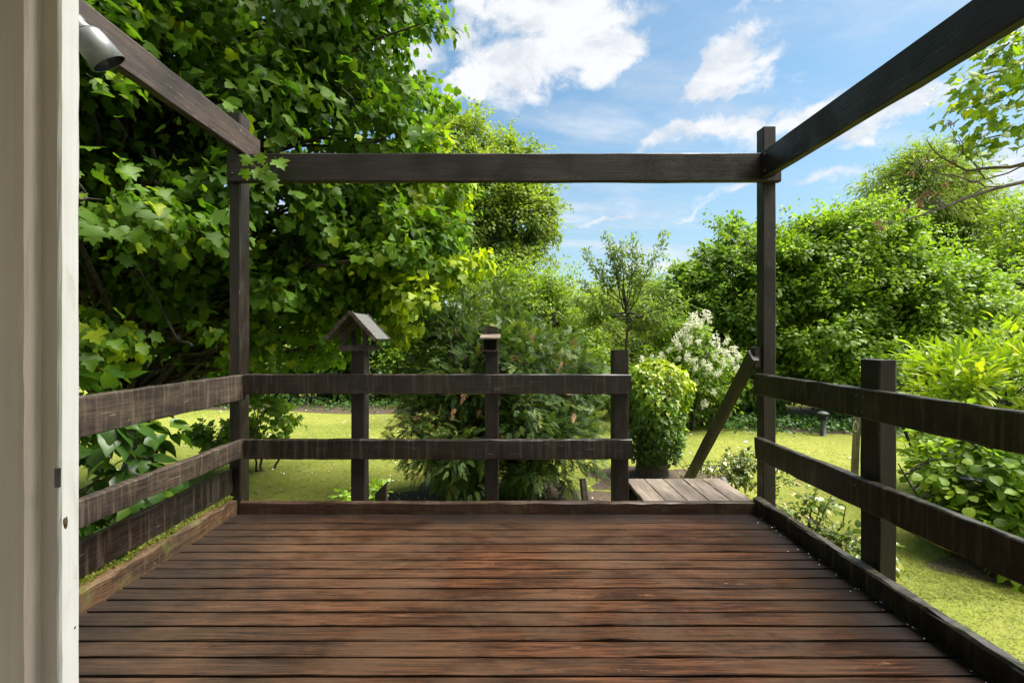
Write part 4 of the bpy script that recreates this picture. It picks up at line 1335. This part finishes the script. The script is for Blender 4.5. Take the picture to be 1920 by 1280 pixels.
cg = dict(pos=lp, tip=lt, nrm=unit(rng.normal(0, 0.5, lp.shape) + np.array([0, -0.3, 0.8])), size=rng.uniform(0.08, 0.15, len(lp)), tone=np.clip(rng.normal(0.4, 0.2, len(lp)), 0, 1))
crown_obj(cg, T_LONG, 'ash', ch)

# flowering shrub
fl, fg = plant('flowering_shrub', 'green shrub covered with cream white flower clusters behind the handrail', 'shrub', (4.3, 11.2),
      [((4.2, 11.2, 0.25), (1.15, 0.9, 1.15)), ((4.35, 11.2, 1.25), (0.75, 0.6, 0.8)), ((5.0, 11.2, 0.3), (0.8, 0.7, 1.0)), ((3.6, 11.0, 0.0), (0.6, 0.6, 0.8))],
      'hazel', T_OV4, 0.085, 130, 12, 8, 2.0, 0.04, bough_r=(0.2, 0.34), cl_r=0.15, tone=(0.45, 0.2), stems=4, limb_r=0.014, shoots=(60, 0.5, 22), **HEDGE)
vars_ = []
for s in range(4):
    npet = 95
    d = rand_unit(npet) * (rng.uniform(0.1, 1, npet) ** 0.5)[:, None] * np.array([0.07, 0.07, 0.11])
    V, F, T = leaves_mesh(T_DIAMOND, d, rand_unit(npet), rand_unit(npet) + np.array([0, 0, 0.8]), rng.uniform(0.022, 0.045, npet), rng.uniform(0.2, 1, npet))
    vars_.append((V, F, T))
fspots = [(1302, 598), (1290, 612), (1312, 606), (1278, 625), (1268, 640), (1290, 636), (1325, 592), (1342, 640), (1350, 655), (1362, 662), (1372, 675), (1356, 680), (1340, 668),
          (1330, 688), (1318, 680), (1304, 690), (1288, 668), (1272, 672), (1322, 702), (1346, 700), (1380, 690), (1300, 676), (1240, 668), (1222, 672), (1284, 712), (1305, 716), (1338, 735),
          (1320, 757), (1384, 668), (1376, 655), (1260, 690), (1205, 676), (1255, 655), (1310, 640), (1275, 652), (1362, 640)]
meshes = []
for k, (a_, b_) in enumerate(fspots):
    p = at(a_, b_, 10.25 + rng.normal(0, 0.12))
    if k < 4:
        o = link_mesh('flower_cluster', vars_[k][0], vars_[k][1], 'flower', fl, tone=vars_[k][2])
        meshes.append(o.data)
    else:
        o = bpy.data.objects.new('flower_cluster', meshes[k % 4])
        COL.objects.link(o)
        o.parent = fl
    s = rng.uniform(0.75, 1.25) * (1.45 if k < 9 else 1.0)
    o.matrix_basis = Matrix.Translation(Vector(p) - fl.location) @ Matrix.Rotation(rng.uniform(0, 6), 4, 'Z') @ Matrix.Rotation(rng.normal(0, 0.5), 4, 'X') @ Matrix.Diagonal((s, s, s, 1))

# golden laurel at the right
plant('laurel_shrub', 'golden green shrub with long pointed leaves beyond the thick railing post', 'shrub', (6.2, 6.2),
      [((6.1, 6.2, 0.55), (0.95, 0.8, 0.75)), ((6.9, 6.4, 0.75), (1.0, 0.9, 0.8)), ((5.75, 6.0, 0.85), (0.35, 0.35, 0.50)), ((6.4, 6.3, -0.1), (1.0, 0.8, 0.8))],
      'laurel', T_LONG, 0.17, 75, 9, 6, 1.5, 0.035, parts=220, bough_r=(0.18, 0.32), cl_r=0.13, droop=-0.1, up=0.5, jitter=0.7, tone=(0.5, 0.2), stems=5, lift=0.6, limb_r=0.012, twigs=0.5)
plant('round_leaf_bush', 'bright bush with round crinkled leaves low beside the streaked side railing', 'shrub', (5.2, 4.7),
      [((5.0, 4.7, -0.25), (0.72, 0.6, 0.62)), ((5.5, 4.9, 0.0), (0.7, 0.6, 0.6)), ((4.75, 4.5, -0.55), (0.38, 0.4, 0.32)), ((5.3, 4.3, -0.45), (0.6, 0.5, 0.45)), ((4.95, 4.1, -0.50), (0.5, 0.4, 0.38)), ((4.75, 4.25, -0.2), (0.35, 0.25, 0.3)), ((4.9, 4.8, 0.1), (0.45, 0.4, 0.35))],
      'hazel', T_ROUND, 0.085, 110, 9, 6, 0.9, 0.025, parts=220, bough_r=(0.2, 0.34), cl_r=0.13, tone=(0.55, 0.2), stems=5, limb_r=0.009, twigs=0.5, **HEDGE)
plant('holly_bush', 'small speckled variegated bush on the lawn beyond the plank landing', 'shrub', (2.95, 6.2),
      [((2.75, 6.2, -0.55), (0.34, 0.3, 0.34)), ((3.35, 6.3, -0.5), (0.32, 0.3, 0.40))], 'holly', T_OVAL, 0.055, 26, 8, 6, 0.55, 0.012, bough_r=(0.24, 0.4), cl_r=0.07, tone=(0.45, 0.3), stems=5, spread=0.16, limb_r=0.006, twigs=0.6)
plant('holly_bush', 'larger speckled variegated bush just outside the streaked side railing and tall post', 'shrub', (2.75, 4.3),
      [((2.7, 4.4, -0.42), (0.36, 0.42, 0.46)), ((2.85, 3.8, -0.55), (0.32, 0.42, 0.38))], 'holly', T_OVAL, 0.055, 44, 8, 6, 0.75, 0.014, keep=lambda p: p[:, 0] > 2.16, bough_r=(0.22, 0.36), cl_r=0.08, tone=(0.42, 0.3), stems=5, spread=0.14, limb_r=0.006, twigs=0.6)
plant('weed_clump', 'leafy weeds growing at the foot of the gabled feeder post', 'weeds', (-1.6, 4.9),
      [((-1.62, 4.9, -0.52), (0.20, 0.18, 0.40)), ((-1.38, 4.9, -0.55), (0.15, 0.15, 0.32))], 'hazel', T_OVAL, 0.07, 16, 6, 5, 0.55, 0.008, bough_r=(0.25, 0.4), cl_r=0.07, tone=(0.5, 0.2), stems=4, spread=0.08, limb_r=0.004, **HEDGE)

# hedge closing the lawn on the left, behind the maple
for k, (x, y, w, h, mat, lab) in enumerate([(-11.5, 15.6, 3.4, 5.4, 'dark_hedge', 'dark hedge tree at the far end of the lawn beyond the side railing'),
                                            (-6.6, 16.4, 3.2, 4.6, 'dark_hedge', 'dense dark shrub behind the maple at the edge of the lawn'),
                                            (-2.6, 16.6, 2.6, 3.6, 'hazel', 'mid green shrub filling the gap between the maple and the conifer')]):
    plant('hedge_shrub', lab, 'shrub', (x, y), [((x, y, h * 0.42 - 0.6), (w, 1.5, h * 0.52)), ((x - w * 0.4, y - 0.4, h * 0.25 - 0.6), (w * 0.6, 1.2, h * 0.36)), ((x + w * 0.45, y - 0.4, h * 0.22 - 0.6), (w * 0.6, 1.2, h * 0.34))],
          mat, T_DIAMOND, 0.16, 200, 13, 8, h * 0.8, 0.08, bough_r=(0.17, 0.3), cl_r=0.22, tone=(0.45, 0.2), stems=3, limb_r=0.03, twigs=0.15, **HEDGE)

# woodland beyond
labs = ['round topped tree in the wood far behind the left hedge', 'tall hazy tree far behind the ash', 'low distant tree seen beside the young cherry', 'distant pale tree behind the feathery shrub',
        'far tree showing between the sycamore and the tall post', 'far dark tree behind the hazel', 'distant tree behind the willow at the hedge end', 'distant wide tree beyond the birch']
far = [(-22, 30, 6, 11), (-10, 34, 6, 12), (3.2, 30, 3.6, 5.2), (8.5, 31, 4.2, 5.6), (13.5, 27, 3.6, 7.2), (20, 28, 4.6, 8.5), (30, 30, 5.5, 10), (40, 28, 6, 10)]
for (x, y, w, h), lab in zip(far, labs):
    plant('woodland_tree', lab, 'tree', (x, y), [((x, y, h * 0.5), (w, 2.6, h * 0.5)), ((x - w * 0.5, y - 0.6, h * 0.25), (w * 0.6, 2.0, h * 0.33)), ((x + w * 0.5, y - 0.6, h * 0.25), (w * 0.6, 2.0, h * 0.33))],
          'ash', T_DIAMOND, 0.26, 140, 12, 8, h * 0.85, 0.16, bough_r=(0.18, 0.3), cl_r=0.36, tone=(0.5, 0.18), limb_r=0.05, twigs=0.05, shoots=(90, 1.2, 26), group='trees of the wood beyond the garden', **HEDGE)

# tree overhanging from the right: leafy boughs above, bare twigs with brown seed bunches below
ov = thing('overhanging_tree', 'tree reaching in with pale green leaves above bare twigs hung with brown seeds', 'tree', (9.6, 7.2, gz(9.6, 7.2)))
tb = Tubes()
tp = curve_pts((9.6, 7.2, GROUND - 0.05), (9.2, 6.8, 5.6), 9, wob=0.05)
tb.add(tp, np.linspace(0.22, 0.09, 9), 10)
tb.build('trunk', 'bark', ov)
D = 6.0
limbs = [[(2150, 290), (1920, 340), (1800, 375), (1705, 412), (1655, 420)], [(2150, 330), (1960, 300), (1880, 312), (1815, 318), (1770, 300), (1738, 262)],
         [(1920, 342), (1850, 352), (1795, 330), (1740, 318), (1700, 300)], [(1960, 300), (1850, 335), (1810, 290), (1790, 262)], [(1850, 352), (1780, 385), (1720, 372)],
         [(2150, 100), (1960, 215), (1880, 255), (1830, 262)], [(2150, 30), (1980, 95), (1880, 130), (1810, 150)], [(2150, 60), (1960, 150), (1860, 190), (1800, 205)], [(2100, 0), (1960, 50), (1890, 80), (1850, 110)]]
tb = Tubes()
polys = []
for k, L in enumerate(limbs):
    P = np.array([at(a_, b_, D + 0.15 * math.sin(3 * k + a_ * 0.01)) for a_, b_ in L])
    if L[0][0] >= 2100:
        P = np.vstack([tp[6 + (k % 2)], P])
    t_ = np.linspace(0, len(P) - 1, 16)
    i = np.minimum(t_.astype(int), len(P) - 2)
    Q = P[i] + (P[i + 1] - P[i]) * (t_ - i)[:, None]
    Q[1:-1] += rng.normal(0, 0.012, Q[1:-1].shape)
    tb.add(Q, np.linspace(0.040 if L[0][0] >= 2100 else 0.012, 0.004, 16), 5)
    polys.append(Q)
tb.build('bough', 'twig', ov)
tb = Tubes()
tips = []
for Q in polys[:5]:
    for _ in range(9):
        i = rng.integers(5, 15)
        e = Q[i] + unit(rng.normal(0, 1, (1, 3)) * np.array([1, 0.4, 0.8]) + np.array([[-0.8, 0, 0.25]]))[0] * rng.uniform(0.12, 0.42)
        tb.add(curve_pts(Q[i], e, 5, wob=0.015), np.linspace(0.006, 0.002, 5), 4)
        tips.append(e)
tb.build('twigs', 'twig', ov)['kind'] = 'stuff'
for e in [tips[i] for i in rng.choice(len(tips), 12, replace=False)] + [polys[0][-1], polys[4][-1]]:
    npet = 22
    d = rng.normal(0, 0.022, (npet, 3)) + np.array([0, 0, -0.03])
    V, F, T = leaves_mesh(T_NARROW, d, unit(rng.normal(0, 0.5, (npet, 3)) + np.array([0, 0, -0.9])), rand_unit(npet), rng.uniform(0.04, 0.075, npet), rng.uniform(0, 1, npet))
    o = link_mesh('seed_bunch', V + (e - np.array(ov.location)), F, 'seed', ov, tone=T)
lp = []
for Q in polys[5:]:
    for _ in range(210):
        i = rng.integers(3, 16)
        lp.append(Q[i] + rng.normal(0, 0.17, 3) + np.array([0, 0, -0.03]))
lp = np.array(lp)
og = dict(pos=lp, tip=unit(rng.normal(0, 0.45, lp.shape) + np.array([-0.8, 0, -0.45])), nrm=unit(rng.normal(0, 0.5, lp.shape) + np.array([0, 0, 0.8])), size=rng.uniform(0.07, 0.13, len(lp)), tone=np.clip(rng.normal(0.55, 0.2, len(lp)), 0, 1))
idx = largest(og, 200)
mask = np.ones(len(lp), bool)
mask[idx] = False
leaf_objects(og, T_MAPLE, 'yellowgreen', ov, idx, scale_key='ov')
crown_obj(og, T_MAPLE, 'yellowgreen', ov, 'crown', mask)

# ------------------------------------------------------------------ grass, ground ivy, fallen petals
nb = 150000
gy = 3.9 + (rng.uniform(0, 1, nb) ** 1.5) * 12.5
gx = rng.uniform(-1, 1, nb) * (gy * 0.95 + 2.5)
kp = ~((np.abs(gx) < 2.2) & (gy < 3.9))
gx, gy = gx[kp], gy[kp]
extra_x, extra_y = rng.uniform(2.15, 5.2, 26000), rng.uniform(1.6, 5.2, 26000)
ex2, ey2 = rng.uniform(-4.8, -2.3, 16000), rng.uniform(2.2, 5.0, 16000)
gx, gy = np.concatenate([gx, extra_x, ex2]), np.concatenate([gy, extra_y, ey2])
ng = len(gx)
hh_ = rng.uniform(0.008, 0.020, ng)
aa = rng.uniform(0, 2 * np.pi, ng)
ww = rng.uniform(0.002, 0.0045, ng) * (1 + gy * 0.12)
z0 = gz(gx, gy)
lean_x, lean_y = rng.normal(0, 0.038, ng), rng.normal(0, 0.038, ng)
V = np.empty((ng, 3, 3))
V[:, 0] = np.column_stack([gx - ww * np.cos(aa), gy - ww * np.sin(aa), z0 - 0.004])
V[:, 1] = np.column_stack([gx + ww * np.cos(aa), gy + ww * np.sin(aa), z0 - 0.004])
V[:, 2] = np.column_stack([gx + lean_x, gy + lean_y, z0 + hh_])
tn = np.repeat(np.clip(rng.normal(0.42, 0.16, ng), 0, 1), 3)
tag(link_mesh('grass', V.reshape(-1, 3), np.arange(ng * 3).reshape(-1, 3), 'grass', tone=tn), 'short mossy yellow green grass of the lawn', 'grass', kind='stuff')

npt = 800
py_ = 4.2 + rng.uniform(0, 1, npt) ** 1.2 * 10
px_ = np.where(rng.random(npt) < 0.72, rng.uniform(-1.0, 0.0, npt) * (py_ * 0.75 + 1), rng.uniform(0.2, 1.0, npt) * py_ * 0.85)
pg = dict(pos=np.column_stack([px_, py_, gz(px_, py_) + 0.022]), tip=unit(rng.normal(0, 1, (npt, 3)) * np.array([1, 1, 0.2])), nrm=unit(rng.normal(0, 0.35, (npt, 3)) + np.array([0, 0, 1])),
          size=rng.uniform(0.015, 0.05, npt) * np.where(rng.random(npt) < 0.15, 1.7, 1), tone=rng.uniform(0, 1, npt))
V, F, T = leaves_mesh(T_DIAMOND, pg['pos'], pg['tip'], pg['nrm'], pg['size'], pg['tone'])
tag(link_mesh('fallen_petals', V, F, 'petal', tone=T), 'pale fallen petals and leaf bits scattered over the lawn', 'petals', kind='stuff')

nl_ = 46
lx = np.where(rng.random(nl_) < 1.0, 1.885 - np.abs(rng.normal(0, 0.05, nl_)), rng.uniform(-1.9, 1.8, nl_))
ly = rng.uniform(1.3, 3.42, nl_)
V, F, T = leaves_mesh(T_DIAMOND, np.column_stack([lx, ly, np.full(nl_, 0.0035)]), unit(rng.normal(0, 1, (nl_, 3)) * np.array([1, 1, 0.05])), unit(rng.normal(0, 0.15, (nl_, 3)) + np.array([0, 0, 1])), rng.uniform(0.005, 0.014, nl_), rng.uniform(0, 1, nl_))
tag(link_mesh('deck_litter', V, F, 'petal', tone=T), 'tiny pale petals and bits lying on the wet deck boards', 'litter', kind='stuff')

# dark ground ivy along the foot of the hedges and the soil by the right border
nv = 9000
vx = np.concatenate([rng.uniform(4.8, 14.5, 5200), rng.uniform(-13, -1.5, 2300), rng.uniform(3.1, 5.2, 1500)])
vy = np.concatenate([11.4 + rng.normal(0, 0.42, 5200) - 0.06 * (vx[:5200] - 5) * 0.6, 14.6 + rng.normal(0, 0.45, 2300), 0.0 * vx[7500:]])
vy[7500:] = 2.2 + (vx[7500:] - 3.1) * 0.78 + rng.normal(0, 0.13, 1500)
vz = gz(vx, vy) + rng.uniform(0.0, 0.30, nv) * np.where(np.arange(nv) < 7500, 1.0, 0.35)
vg = dict(pos=np.column_stack([vx, vy, vz]), tip=unit(rng.normal(0, 0.6, (nv, 3)) + np.array([0, -0.5, -0.3])), nrm=unit(rng.normal(0, 0.4, (nv, 3)) + np.array([0, -0.4, 0.8])), size=rng.uniform(0.06, 0.12, nv), tone=np.clip(rng.normal(0.35, 0.2, nv), 0, 1))
V, F, T = leaves_mesh(T_OV4, vg['pos'], vg['tip'], vg['nrm'], vg['size'], vg['tone'])
tag(link_mesh('ground_ivy', V, F, 'dark_hedge', tone=T), 'dark ivy creeping along the foot of the hedges', 'ivy', kind='stuff')

tris = 0
for o in COL.objects:
    if o.type == 'MESH':
        tris += sum(len(p.vertices) - 2 for p in o.data.polygons) if len(o.data.polygons) < 2000 else len(o.data.polygons)
print('TRIS', tris, 'OBJECTS', len(COL.objects))
